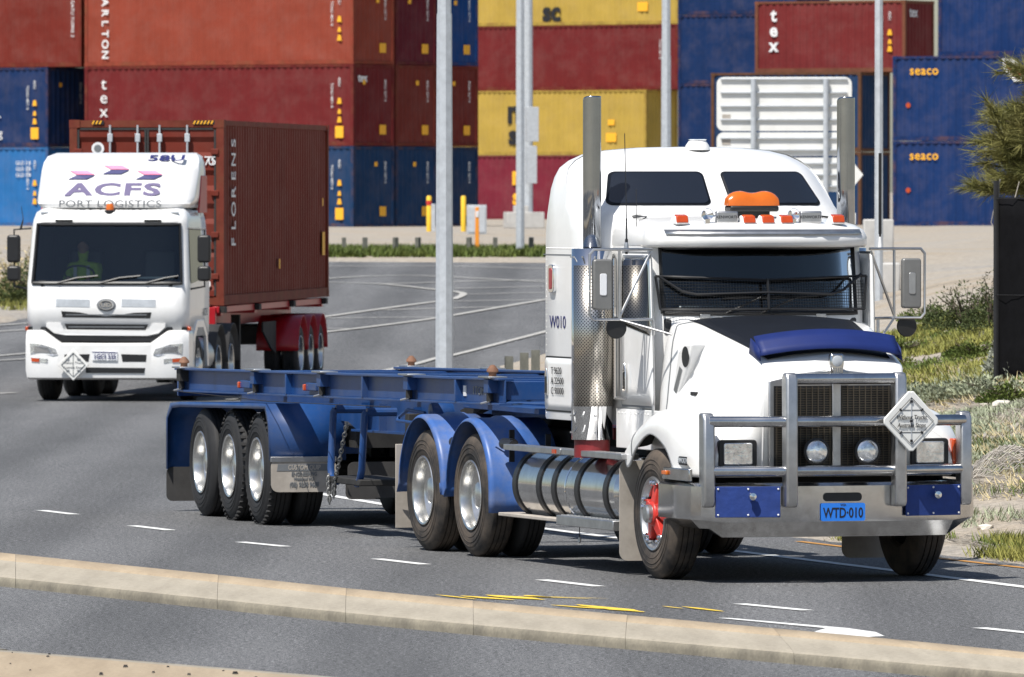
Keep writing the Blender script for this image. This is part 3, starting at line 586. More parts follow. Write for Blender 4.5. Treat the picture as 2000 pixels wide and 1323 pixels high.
# grey erosion netting bundled on the bank
mb=MB(); rs=random.Random(8); cx,cy=VP(1965,90.5),90.5
for k in range(26):
    P=[]
    for i in range(15):
        a=i/14*PI; rr=.42+.0*k; x=cx-.36+.72*i/14+rs.gauss(0,.004); y=cy-.5+k*.05; h=.2*math.sin(a)*math.sin(PI*(k+1)/28)+.03*math.sin(i*2.2+k*.9)
        P.append((x,y,tz(x,y)+.02+max(0,h)))
    mb.tube(P,.006,4,cap=False)
tag(mb.build('erosion_netting','greyt',None),'heap of grey erosion netting on the bank beside the bull bar','netting')
# ---------------------------------------------------------------- wheels shared by the trucks
def wheel(parent,a,b,side,R_=.527,wd=.27,rim_r=.3,tyre='rubber',style='dish',lugs=0,low=False,rimm='rim'):
    # side: -1 outer face towards -y, +1 towards +y ; b is the outer face plane
    n=36 if low else 56; s=side
    h=wd; prof=[(rim_r-.005,-.03),(rim_r+.02,-.012),(rim_r+.07,-.0),(R_-.075,-.004),(R_-.045,-.018),(R_-.02,-.035),(R_-.004,-.05)]
    tread=[]; x=.05
    for k in range(4):
        x0=.05+k*(h-.1)/4; x1=.05+(k+1)*(h-.1)/4
        tread+=[(R_,-x0-.006),(R_,-x1+.006)]
        if k<3: tread+=[(R_-.014,-x1+.005),(R_-.014,-x1-.003)]
    back=[(R_-.02,-h+.03),(R_-.06,-h+.01),(rim_r,-h+.02),(rim_r-.03,-h+.05)]
    pr=prof+tread+back
    mb=MB().lathe([(r,o) for r,o in pr],(a,b,R_),'y',n,sgn=s)
    for q in (.36,.405,.44):
        if not low: mb.lathe([(q*R_/.527-.003,.0005),(q*R_/.527,.0035),(q*R_/.527+.003,.0005)],(a,b,R_),'y',n,sgn=s)
    if lugs:
        for k in range(lugs):
            t=2*PI*k/lugs; 
            mb.box((a+math.cos(t)*(R_-.003),b-s*.042,R_+math.sin(t)*(R_-.003)),(.02,.05,.03),(0,-t,0))
    w_=mb.build('wheel',tyre,parent,ang=40)
    if style=='dish':
        rp=[(rim_r-.012,-h*.9),(rim_r-.004,-.03),(rim_r+.008,-.005),(rim_r+.002,.002),(rim_r-.014,-.004),(rim_r-.024,-.03),(rim_r-.03,-.1),(rim_r-.065,-.135),(rim_r-.09,-.165),(.15,-.185),(.14,-.18),(.13,-.15),(.115,-.07),(.09,-.055),(0,-.05)]
        MB().lathe(rp,(a,b,R_),'y',n,sgn=s).build('rim',rimm,w_,ang=30)
        if not low:
            nb=MB()
            for k in range(10):
                t=2*PI*k/10; c=(a+.167*math.cos(t),b-s*.17,R_+.167*math.sin(t)); nb.lathe([(.016,-.02),(.016,.012),(.01,.02),(0,.02)],c,'y',6,sgn=s)
            kind(nb.build('wheel_nuts','alu_dull',w_),'stuff')
    elif style=='spider':
        MB().lathe([(rim_r-.01,-h*.9),(rim_r+.006,-.012),(rim_r,-.002),(rim_r-.016,-.008),(rim_r-.03,-.04),(rim_r-.045,-.05),(rim_r-.055,-.2)],(a,b,R_),'y',n,sgn=s).build('rim','alu_dull',w_)
        MB().lathe([(rim_r-.05,-.16),(0,-.16)],(a,b,R_),'y',n,sgn=s).build('brake_drum','dark',w_)
        hb=MB()
        for k in range(5):
            t=2*PI*k/5+.3; d=Vector((math.cos(t),0,math.sin(t))); c=Vector((a,b,R_)); e=Vector((0,s,0)); q=d.cross(e)
            for p0,p1,w0,w1,o0,o1 in ((.05,.25,.06,.035,.0,-.03),):
                vs=[]
                for p,ww,o in ((p0,w0,o0),(p1,w1,o1)):
                    for dz in (0,-.1):
                        for k2 in (-1,1): vs.append(c+d*p+q*ww*k2+e*(o+dz))
                hb.add(vs,[(0,1,5,4),(2,6,7,3),(0,4,6,2),(1,3,7,5),(4,5,7,6),(0,2,3,1)])
        hb.lathe([(.1,-.1),(.1,.0),(.085,.012),(.075,.012)],(a,b,R_),'y',24,sgn=s)
        hb.build('hub','red',w_,bev=.008)
        MB().lathe([(.075,-.05),(.075,.045),(.06,.06),(0,.062)],(a,b,R_),'y',20,sgn=s).build('hub_cap','alu_dull',w_)
        for k in range(5):
            t=2*PI*k/5+.3; nb=MB()
            for dt in (-.13,.13):
                c=(a+.255*math.cos(t+dt),b-s*.02,R_+.255*math.sin(t+dt)); nb.lathe([(.022,-.05),(.022,.018),(.014,.03),(0,.03)],c,'y',8,sgn=s)
            nb.build('rim_clamp','chrome',w_)
    else:
        MB().lathe([(rim_r+.006,-.005),(rim_r-.02,-.02),(rim_r-.06,-.05),(.16,-.04),(.15,.02),(.1,.05),(0,.055)],(a,b,R_),'y',n,sgn=s).build('rim',rimm,w_)
    return w_
def patch(name,m,parent,corners,r,surf,n=6,rings=4,bev=0,solid=0):
    # rounded quad in (b,z) parameter space mapped to a surface; corners BL,BR,TR,TL
    P=[]
    for cx,cz,a0 in ((1-r,1-r*2,0),(r,1-r*2,90),(r,r*2,180),(1-r,r*2,270)):
        for k in range(n+1):
            t=R(a0+90*k/n); P.append((cx+r*math.cos(t),cz+2*r*math.sin(t)))
    D_=[]
    for i,p in enumerate(P):
        q=P[(i+1)%len(P)]; m_=max(1,int(math.hypot(q[0]-p[0],q[1]-p[1])/.08)); D_+=[(p[0]+(q[0]-p[0])*k/m_,p[1]+(q[1]-p[1])*k/m_) for k in range(m_)]
    P=D_
    def bil(u,v):
        BL,BR,TR,TL=[Vector(c) for c in corners]; q=BL.lerp(BR,u).lerp(TL.lerp(TR,u),v); return surf(q.x,q.y)
    rows=[[bil(.5+(u-.5)*k/rings,.5+(v-.5)*k/rings) for u,v in P] for k in range(rings,0,-1)]
    mb=MB().rows(rows,close=True); c=len(mb.v); mb.v.append(tuple(bil(.5,.5))); N=len(P); o=(rings-1)*N
    for k in range(N): mb.f.append((o+k,o+(k+1)%N,c)); mb.m.append(0)
    return mb.build(name,m,parent,solid=solid)
# ---------------------------------------------------------------- white bonneted prime mover
T=root('prime_mover','white bonneted prime mover with bull bar towing the empty blue trailer','truck',(2.296,75.97,0),R(-72))
def outline(front,w,rear,k=4,c=.2,n=20,rr=.06):
    # plan outline, bowed front, small rear corners: returns points starting rear right, going forward, round to rear left
    P=[(rear,-(w-rr)),(rear+rr*.3,-(w-rr*.3)),(rear+rr,-w)]
    sidex=front-c-.0
    P+=[(rear+(sidex-rear)*t,-w) for t in (.35,.7,.92)]
    for i in range(n+1):
        t=-1+2*i/n; b=w*math.copysign(abs(t)**.75,t) if 0 else w*t
        P.append((front-c*abs(t)**k-(.05 if abs(t)>.999 else 0),b*(.995 if abs(t)>.999 else 1)))
    P+=[(rear+(sidex-rear)*t,w) for t in (.92,.7,.35)]
    P+=[(rear+rr,w),(rear+rr*.3,w-rr*.3),(rear,w-rr)]
    return P
def level(P,z): return [(x,y,z) for x,y in P]
# sleeper box with raised roof
SL=[(1.25,-1.74,1.2,-2.85,.05),(1.27,-1.73,1.205,-2.86,.05),(2.6,-1.73,1.205,-2.86,.05),(2.85,-1.70,1.2,-2.86,.15),(2.98,-1.66,1.19,-2.86,.32),(3.06,-1.72,1.18,-2.855,.42),(3.2,-1.86,1.16,-2.85,.46),(3.3,-1.96,1.13,-2.845,.46),(3.38,-2.05,1.09,-2.83,.45),(3.44,-2.14,1.02,-2.8,.42),(3.49,-2.24,.92,-2.76,.36),(3.525,-2.34,.77,-2.72,.26),(3.55,-2.44,.5,-2.64,.12),(3.558,-2.5,.2,-2.56,.02)]
rows=[level(outline(f,w_,r_,4,c),z) for z,f,w_,r_,c in SL]
mb=MB().rows(rows,close=True); N=len(rows[0]); mb.f.append(tuple(range(len(mb.v)-N,len(mb.v)))); mb.m.append(0); mb.f.append(tuple(range(N))); mb.m.append(0)
slp=mb.build('sleeper','white',T,ang=50)
def slsurf(off):
    zs=[s[0] for s in SL]
    def f(b,z):
        fr=np.interp(z,zs,[s[1] for s in SL]); w_=np.interp(z,zs,[s[2] for s in SL]); c=np.interp(z,zs,[s[4] for s in SL])
        a=fr-c*min(1,abs(b)/w_)**4; return Vector((a+off*.7,b,z+off*.7))
    return f
for s in (-1,1):
    cs=[(.085,3.06),(.97,3.06),(.86,3.345),(.075,3.345)]; cs=[(b*s,z) for b,z in cs]
    patch('window_gasket','matte',slp,cs,.07,slsurf(.006),solid=.002); ci=[(.105,3.075),(.945,3.075),(.84,3.33),(.095,3.33)]
    patch('skylight','gdark',slp,[(b*s,z) for b,z in ci],.07,slsurf(.012))
for z in (2.645,): MB().box((-2.3,-1.206,z),(1.1,.004,.008)).build('panel_seam','greyink',slp)
rv=MB()
for k in range(26):
    for z in (2.7,1.62): rv.lathe([(.006,0),(.004,.003),(0,.003)],(-2.76+k*.04,-1.206,z),'y',6,sgn=-1)
    rv.lathe([(.006,0),(.004,.003),(0,.003)],(-2.77,-1.206,1.3+k*.052),'y',6,sgn=-1)
kind(rv.build('rivets','alu_dull',slp),'stuff')
lk=patch('locker_door','white',slp,[(-2.79,1.33),(-1.95,1.33),(-1.95,1.77),(-2.79,1.77)],.06,lambda b,z:Vector((b,-1.215,z)),solid=.006)
patch('locker_gasket','black',slp,[(-2.805,1.315),(-1.94,1.315),(-1.94,1.785),(-2.805,1.785)],.06,lambda b,z:Vector((b,-1.209,z)))
def handle(p,x,z,y):
    MB().prism([(x-.035,z-.11),(x+.035,z-.11),(x+.035,z+.06),(x,z+.13),(x-.035,z+.06)],y-.012,y,'xz').build('latch_plate','chrome',p,bev=.004)
    MB().prism([(x-.02,z-.09),(x+.02,z-.09),(x+.02,z+.05),(x-.02,z+.05)],y-.015,y-.011,'xz').build('latch_recess','black',p)
handle(slp,-2.72,1.56,-1.218)
for i,(k,v) in enumerate((('T',' 9620'),('A',' 22500'),('C',' 90000'))): text(k+v,.085,'ink',slp,(-2.6,-1.224,1.66-i*.085),(0,-1,0),sx=1.15,align='LEFT')
text('W010',.15,'navy',slp,(-2.68,-1.209,2.07),(0,-1,0),sx=1.15,align='LEFT')
g=MB().prism(rrect(-2.66,-2.5,2.32,2.56,.05),-1.235,-1.2).build('grab_recess','chrome',slp,bev=.006); MB().prism(rrect(-2.61,-2.55,2.35,2.53,.02),-1.24,-1.234).build('side_marker','redlens',g)
# cab shell with windscreen opening
def cabout(o,w=.97,wf=.85):
    H_=[(-1.76,-w),(-1.4,-w),(-1.05,-w),(-.9+o*.4,-w*.99),(-.8+o,-.925*w/.97),(-.745+o,-wf),(-.685+o,-wf*.78),(-.64+o,-wf*.5),(-.612+o,-wf*.25),(-.6+o,0)]
    return H_+[(x,-y) for x,y in H_[-2::-1]]
cl=[(1.22,0,.96),(1.6,.0,.97),(2.0,.0,.97),(2.165,0,.97),(2.72,-.09,.955),(2.76,-.09,.95)]
rows=[level(cabout(o,w_),z) for z,o,w_ in cl]
mb=MB(); n=len(rows[0])
vs=[p for r_ in rows for p in r_]; fs=[]
for i in range(len(rows)-1):
    for k in range(n-1):
        if i==3 and 5<=k<=12: continue
        fs.append((i*n+k,i*n+k+1,(i+1)*n+k+1,(i+1)*n+k))
mb.add(vs,fs); cab=mb.build('cab','white',T,solid=.03,inner='inner',ang=40)
ws=[[p for p in level(cabout(o-.012,.97),z)[5:14]] for z,o in ((2.165,0),(2.35,-.03),(2.54,-.06),(2.72,-.09))]
ws=[[tuple(q) for q in catmull(r_,4)] for r_ in ws]
wsc=MB().rows(ws).build('windscreen','glass',T)
gk=MB(); gk.tube(ws[0]+ws[-1][::-1]+[ws[0][0]],.022,8); gk.build('windscreen_gasket','black',T)
# roof cap with brow
RL=[(2.715,-.47,.95),(2.735,-.445,.96),(2.80,-.44,.96),(2.86,-.5,.95),(2.90,-.64,.92),(2.935,-.86,.88),(2.965,-1.15,.82),(2.99,-1.45,.74),(3.0,-1.66,.6)]
rows=[]
for z,f,w_ in RL:
    H_=[(-1.78,-w_),(-1.3 if f>-1.25 else -1.7,-w_)]+[(f-.3*t**3.2-(.12 if t==1 else 0),-w_*t) for t in (1,.97,.9,.8,.65,.45,.22,0)]
    rows.append(level(H_+[(x,-y) for x,y in H_[-2::-1]],z))
mb=MB().rows(rows); N=len(rows[0]); mb.f.append(tuple(range(len(mb.v)-N,len(mb.v)))); mb.m.append(0); rf=mb.build('roof','white',T,flip=True,ang=50,solid=.02,inner='black')
br=[]
for z,e in ((2.825,.006),(2.865,-.03)):
    br.append([( -.44-.3*abs(t)**3.2+e-.02*(z>2.85), .96*t, z) for t in [x/10 for x in range(-9,10)]])
MB().rows(br).build('brow_trim','alu_dull',rf,solid=.004)
# interior
it=MB(); it.box((-1.0,0,2.06),(.55,1.7,.14)); it.box((-1.72,0,2.0),(.04,1.85,1.4)); it.build('dashboard','inner',cab,bev=.03)
MB().box((-.83,-.52,2.19),(.2,.42,.012),(0,R(-20),.1)).build('paper_sheet','paper',cab); MB().box((-.85,.72,2.25),(.01,.14,.1),(0,R(-15),-.3)).build('sticker','paper',cab)
st=MB(); st.tube([( -1.15+.06*math.sin(t),-.45+.2*math.cos(t),2.2+.17*math.sin(t)) for t in [k*2*PI/16 for k in range(17)]],.014,6); st.build('steering_wheel','black',cab)
MB().box((-1.45,-.45,1.95),(.16,.5,.75),(0,R(-8),0)).build('seat','black',cab,bev=.05); MB().box((-1.45,.45,1.95),(.16,.5,.75),(0,R(-8),0)).build('seat','black',cab,bev=.05)
# external sun mesh across the lower screen, wipers
def wsp(b,z,off): 
    o=np.interp(z,[2.165,2.72],[0,-.09]); xs=[-.745,-.685,-.64,-.612,-.6]; bs=[.85,.663,.425,.2125,0]
    return (float(np.interp(-abs(b),[-k for k in bs],xs))+o+off,b,z)
def off_out(b): return .085
L1=[wsp(b,2.475-.03*(1-abs(b)/.9),.075) for b in np.linspace(-.93,.93,25)]; L2=[wsp(b,2.2,.07) for b in np.linspace(-.9,.9,25)]
gd=MB(); gd.tube(L1,.012,6); gd.tube(L2,.011,6)
gd.tube([L1[0],L2[0]],.012,6); gd.tube([L1[-1],L2[-1]],.012,6); gd.tube([wsp(0,2.455,.085),wsp(0,2.2,.08)],.012,6)
gd.tube([wsp(-.9,2.47,.09),wsp(-.72,2.35,.085),wsp(-.6,2.325,.085),wsp(0,2.34,.085),wsp(.58,2.325,.085),wsp(.7,2.36,.085),wsp(.88,2.49,.09)],.012,6); gd.build('stone_guard','black',T)
gm=MB()
for k in range(75):
    b=-.9+1.8*k/74; gm.tube([wsp(b,2.2,.07),wsp(b,2.445,.075)],.0022,3,cap=False)
for k in range(10):
    z=2.215+k*.024; gm.tube([wsp(b,z,.072) for b in np.linspace(-.9,.9,15)],.0022,3,cap=False)
kind(gm.build('guard_mesh','black',T,recalc=False),'stuff')
for b0,b1 in ((-.2,-.05),(.1,.28)):
    MB().tube([wsp(b0-.15,2.17,.02),wsp(b1,2.30,.03)],.007,5).build('wiper','black',T); MB().tube([wsp(b1-.32,2.29,.03),wsp(b1+.2,2.31,.03)],.007,5).build('wiper','black',T)
for b in (-.52,.5): MB().box((-.62+(-.04 if abs(b)>.3 else 0),b,2.145),(.05,.09,.035)).build('bonnet_hinge','alu_dull',T,bev=.004)
# bonnet with integral front guards
def arch(a):
    return .527+math.sqrt(max(0,.66**2-a*a)) if abs(a)<.6 else .9
HS=[(-.66,[(0,2.13),(.7,2.08),(.84,1.98),(.90,1.6),(.93,1.2),(1.0,1.1),(1.16,1.07),(1.215,1.03),(1.22,.97)]),
 (-.56,[(0,2.14),(.72,2.10),(.86,2.0),(.91,1.6),(.94,1.25),(1.02,1.17),(1.17,1.13),(1.225,1.06),(1.225,.90)]),
 (-.35,[(0,2.13),(.72,2.08),(.84,1.99),(.885,1.65),(.93,1.38),(1.02,1.3),(1.17,1.25),(1.225,1.17),(1.225,1.07)]),
 (0,[(0,2.07),(.68,2.01),(.79,1.92),(.84,1.65),(.91,1.47),(1.02,1.41),(1.165,1.36),(1.225,1.27),(1.225,1.187)]),
 (.35,[(0,2.0),(.63,1.94),(.74,1.84),(.79,1.62),(.87,1.47),(.99,1.42),(1.15,1.36),(1.215,1.26),(1.215,1.08)]),
 (.58,[(0,1.955),(.6,1.89),(.70,1.79),(.755,1.58),(.84,1.44),(.96,1.39),(1.12,1.32),(1.2,1.2),(1.205,.87)]),
 (.8,[(0,1.9),(.57,1.84),(.66,1.74),(.72,1.54),(.8,1.39),(.92,1.34),(1.07,1.26),(1.16,1.14),(1.17,.86)]),
 (.95,[(0,1.855),(.555,1.79),(.635,1.70),(.685,1.5),(.75,1.34),(.87,1.28),(1.02,1.19),(1.09,1.07),(1.10,.86)]),
 (1.01,[(0,1.82),(.54,1.755),(.615,1.67),(.66,1.48),(.73,1.3),(.85,1.23),(.98,1.14),(1.04,1.03),(1.05,.86)])]
secs=[]
for a,h in HS:
    half=catmull([(b,z,0) for b,z in h],5); secs.append([(a,-p.x,p.y) for p in half[::-1]]+[(a,p.x,p.y) for p in half[1:]])
# smooth along the length
cols=[catmull([s_[k] for s_ in secs],5) for k in range(len(secs[0]))]; rows=[[tuple(c[i]) for c in cols] for i in range(len(cols[0]))]
mb=MB().rows(rows); N=len(rows[0]); last=rows[-1]
# front skin: close down to a flat bottom edge
low=[(1.03,y,.86) for x,y,z in last]; mid=[(1.045,y*.985,(z*.75+.86*.25)) for x,y,z in last]; base=len(mb.v)
mb.rows([last,mid,low]); hood=mb.build('bonnet','white',T,solid=.02,inner='dark',ang=50)
sm=min(range(len(rows)),key=lambda i:abs(rows[i][0][0]+.47)); MB().tube([(x,y*1.002,z+.002) for x,y,z in rows[sm]],.006,5).build('bonnet_seam','greyink',hood)
for s in (-1,1): MB().tube([(-.9,s*.975,1.25),(-.9,s*.978,1.38)],.004,5).build('panel_seam','greyink',hood); MB().box((.1,s*.875,1.52),(.12,.03,.03)).build('bonnet_catch','black',hood,bev=.006)
# matte black anti glare panel on top
def hz(a,b):
    A_=[h[0] for h in HS]; zc=np.interp(a,A_,[h[1][0][1] for h in HS]); we=np.interp(a,A_,[h[1][1][0] for h in HS]); ze=np.interp(a,A_,[h[1][1][1] for h in HS]); t=min(1,abs(b)/we); return zc+(ze-zc)*t**2
pr=[]
for i in range(13):
    a=-.52+(.93+.52)*i/12; w_=np.interp(a,[-.52,.93],[.70,.53]); pr.append([(a,w_*t/8,hz(a,w_*t/8)+.014) for t in range(-8,9)])
MB().rows(pr).build('bonnet_panel','matte',hood,solid=.004)
dp=[]
for i,(da,dz,k) in enumerate(((0,0,1),(-.055,.05,1),(-.11,.10,1),(-.17,.155,1))):
    dp.append([(1.05+da-.07*abs(t)**2,.61*t*k,1.905+dz-.06*t*t) for t in [x/10 for x in range(-10,11)]])
MB().rows(dp).build('bug_deflector','dblue',hood,solid=.006,ang=12)
for s in (-1,1): MB().add([(.98,.612*s,1.80),(.95,.612*s,1.895),(.86,.612*s,1.945),(.74,.612*s,1.985),(.70,.612*s,1.86)],[(0,1,2,3,4)]).build('deflector_end','dblue',hood,solid=.006)
# side air intake
for s in (-1,1):
    MB().prism([(-.45,1.42),(-.3,1.42),(-.05,1.70),(.1,1.93),(-.1,1.93),(-.25,1.85)],s*.72,s*.895,'xz').build('air_intake','white',hood,bev=.02)
    MB().lathe([(.085,0),(.085,.006),(0,.006)],(-.06,s*.893,1.82),'y',20,sgn=s).build('intake_mouth','black',hood)
    MB().prism([(-.40,1.48),(-.30,1.48),(-.13,1.71),(-.2,1.74)],s*.89,s*.899,'xz').build('intake_slot','alu_dull',hood)
# doors
for s in (-1,1):
    D=lambda x,z,o=0:Vector((x,s*(.985+o),z))
    d=patch('door','white',T,[(-1.45,1.42),(-.50,1.42),(-.50,2.1),(-1.45,2.68)] if 0 else [(-1.45,1.4),(-.62,1.4),(-.70,2.66),(-1.45,2.66)],.05,lambda x,z:D(x,z),solid=.02)
    patch('door_gasket','greyink',d,[(-1.47,1.38),(-.60,1.38),(-.68,2.68),(-1.47,2.68)],.05,lambda x,z:D(x,z,-.006))
    patch('window_frame','chrome',d,[(-1.42,2.07),(-.66,1.98),(-.72,2.65),(-1.42,2.65)],.06,lambda x,z:D(x,z,.004),solid=.01)
    patch('side_window','gdark',d,[(-1.37,2.11),(-.70,2.03),(-.755,2.61),(-1.37,2.61)],.06,lambda x,z:D(x,z,.010))
    if s<0: handle(d,-1.3,1.62,-1.0)
    for z in (1.35,2.05): MB().tube([(-.6,s*.99,z-.06),(-.6,s*.99,z+.06)],.014,8).build('hinge','alu_dull',d)
    pn=MB().box((-.95,s*.975,1.2),(1.25,.02,.33)).build('sill_panel','white',T,bev=.006)
    rv=MB()
    for k in range(14): rv.lathe([(.008,0),(.005,.004),(0,.004)],(-1.5+k*.085,s*.986,1.33),'y',6,sgn=s)
    kind(rv.build('rivets','alu_dull',pn),'stuff')
# grille
gp=[(-.57,.9),(.57,.9),(.57,1.645),(.3,1.70),(0,1.735),(-.3,1.70),(-.57,1.645)]
GR=MB().prism([(y,z) for y,z in gp],1.045,1.075,'yz').build('grille','alu_dull',T,bev=.01)
MB().prism([(-.53,.92),(.53,.92),(.53,1.6),(-.53,1.6)],1.07,1.079,'yz').build('grille_backing','black',GR)
gm=MB()
for k in range(34): gm.box((1.09,0,.93+k*.0196),(.012,1.04,.005))
for k in range(21): gm.box((1.094,-.51+k*.051,1.26),(.008,.006,.67))
kind(gm.build('grille_mesh','bronze',GR,smooth=False),'stuff')
MB().box((1.105,0,1.28),(.02,.075,.76)).build('grille_bar','alu_dull',GR,bev=.006)
em=MB().prism([(-.045,1.66),(.045,1.66),(.062,1.78),(.055,1.86),(-.055,1.86),(-.062,1.78)],1.06,1.13,'yz').build('nose_emblem','alu',T,bev=.015)
MB().lathe([(0,.003),(.04,.003),(.045,0)],(1.13,0,1.80),'x',20).build('emblem_disc','steel',em)
for k in range(4): MB().box((1.133,-.03+k*.02,1.715),(.006,.007,.06)).build('emblem_rib','greyink',em)
# headlamps in recessed panels, indicators
for s in (-1,1):
    h=MB().prism(rrect(s*.83-.165,s*.83+.165,.935,1.165,.03),1.0,1.055,'yz').build('headlamp','black',T,bev=.01)
    MB().prism(rrect(s*.83-.125,s*.83+.125,.96,1.14,.02),1.05,1.068,'yz').build('lamp_glass','lens',h,bev=.01)
    MB().prism([(.80,.92),(1.035,.92),(1.035,1.16),(.86,1.16)],s*1.035,s*1.075,'xz').build('indicator','orange',T,bev=.012)
    sp=MB().lathe([(.0,-.1),(.07,-.09),(.105,-.03),(.11,.01),(.095,.015)],(1.24,s*.22,1.07),'x',28).build('driving_lamp','black',T); MB().lathe([(.098,.0),(.08,.018),(.04,.026),(0,.028)],(1.245,s*.22,1.07),'x',28).build('lamp_glass','lens',sp)
    MB().tube([(1.2,s*.22,.97),(1.2,s*.22,.9)],.015,8).build('lamp_bracket','black',sp)
MB().box((.75,-1.2,.99),(.24,.012,.07),(0,0,R(-4))).build('badge','ink',T,bev=.003)
text('KENWORTH',.06,'steel',T,(.75,-1.209,.99),(-.07,-1,0),sx=1.0)
# bumper
def bplan(o):
    H_=[(.25,-1.235),(.75,-1.235),(1.02,-1.22),(1.1,-1.16),(1.15,-1.0),(1.225,-.66),(1.245,-.3),(1.25,0)]
    H_=[(x-o*.9,y+(o if y<-1.1 else o*.3)) for x,y in H_]; return H_+[(x,-y) for x,y in H_[-2::-1]]
bl=[(.40,.16),(.375,.10),(.50,.0),(.535,-.005),(.79,.0),(.815,.03),(.82,.12)]
rows=[]
for z,o in bl:
    P=bplan(o); rows.append([(x,y,z+(.07 if abs(y)>1.05 and z<.45 else 0)+(.02 if abs(y)>1.05 and .45<z<.6 else 0)) for x,y in P])
bmp=MB().rows(rows).build('bumper','alu',T,ang=18,solid=.01,inner='dark')
for s in (-1,1):
    MB().prism([(.32,.83),(1.0,.83),(1.0,.93),(.36,.93)],s*1.2,s*1.232,'xz').build('bumper_end_plate','alu',bmp,bev=.008); MB().box((.42,s*1.24,.885),(.12,.02,.035)).build('side_marker','amber',bmp,bev=.006)
    # canvas flaps with snaps, tow eye
    cy=s*.8; ax=1.212; an=math.atan2(.07,.3)*s
    fl=MB().box((ax,cy,.665),(.012,.53,.25),(0,0,R(12.4)*s)).build('canvas_flap','canvas',bmp,bev=.004)
    sn=MB()
    for k in (-1,0,1):
        for z in (.56,.77): sn.lathe([(.009,0),(.006,.006),(0,.006)],(ax+.008-.052*k*s,cy+k*.24,z),'x',8)
    kind(sn.build('snap_studs','winkb',fl),'stuff'); MB().lathe([(.02,0),(.022,.03),(.035,.035),(.03,.06),(0,.065)],(ax+.01,cy+.02,.71),'x',14).build('tow_pin','chrome',fl)
MB().prism(rrect(-.165,.165,.665,.735,.03),1.252,1.258,'yz').build('tow_slot','black',bmp)
pl=MB().prism(rrect(-.19,.19,.505,.65,.015),1.262,1.268,'yz').build('number_plate','plateb',bmp); text('WTD·010',.115,'ink',pl,(1.269,0,.568),(1,0,0),sx=.72,bold=.002); text('WA',.03,'ink',pl,(1.269,0,.635),(1,0,0))
# bull bar
bb=MB().tube([(1.3,-.47,1.66),(1.3,.47,1.66)],.045,16).build('bull_bar','alu',T)
def rail(z,r,x0,x1): 
    return MB().tube([(x1,-1.1,z),(x1+.08,-.75,z),(x0,-.5,z),(x0,.5,z),(x1+.08,.75,z),(x1,1.1,z)],r,14).build('bar_rail','alu',bb)
rail(1.315,.046,1.3,1.12); rail(.915,.044,1.3,1.12)
for s in (-1,1):
    P=[(-.06,.62),(.05,.62),(.07,.66),(.06,1.66),(.03,1.71),(-.05,1.71),(-.075,1.66)]
    MB().prism([(1.3+x,z) for x,z in P],s*.47-.05,s*.47+.05,'xz').build('bar_post','alu_dull',bb,bev=.018)
    P=[(-.07,.62),(.05,.62),(.075,.67),(.06,1.33),(.02,1.385),(-.08,1.385)]
    MB().prism([(1.1+x,z) for x,z in P],s*1.11-.05,s*1.11+.05,'xz').build('bar_post','alu_dull',bb,bev=.018)
# diamond placard
dm=MB().prism([(.0,.24),(.02,.245),(.235,.02),(.235,-.02),(.02,-.245),(-.02,-.245),(-.235,-.02),(-.235,.02),(-.02,.245)],0,.02,'yz').build('placard_holder','sign',T,bev=.008)
dm.location=(1.39,.535,1.315); 
ed=MB().tube([(.028,0,.19),(.028,.19,0),(.028,0,-.19),(.028,-.19,0),(.028,0,.19)],.003,5).build('placard_groove','ink',dm)
for z in (.09,-.09): MB().box((.022,0,z),(.003,.2,.004)).build('placard_groove','ink',dm)
MB().box((.024,0,0),(.004,.006,.4)).build('hinge_strip','steel',dm)
for t in range(4):
    a=PI/4+t*PI/2; MB().box((.026,.13*math.cos(a),.13*math.sin(a)),(.012,.026,.014),(a,0,0)).build('clip','ink',dm,bev=.003)
for t in range(3): MB().box((.027,0,-.16+.16*t),(.008,.02,.02)).build('clip','ink',dm)
text('Without Trucks',.05,'ink',dm,(.029,0,.03),(1,0,0),shear=.2,bold=.0006,sx=.8); text('Australia Stops',.05,'ink',dm,(.029,0,-.035),(1,0,0),shear=.2,bold=.0006,sx=.8)
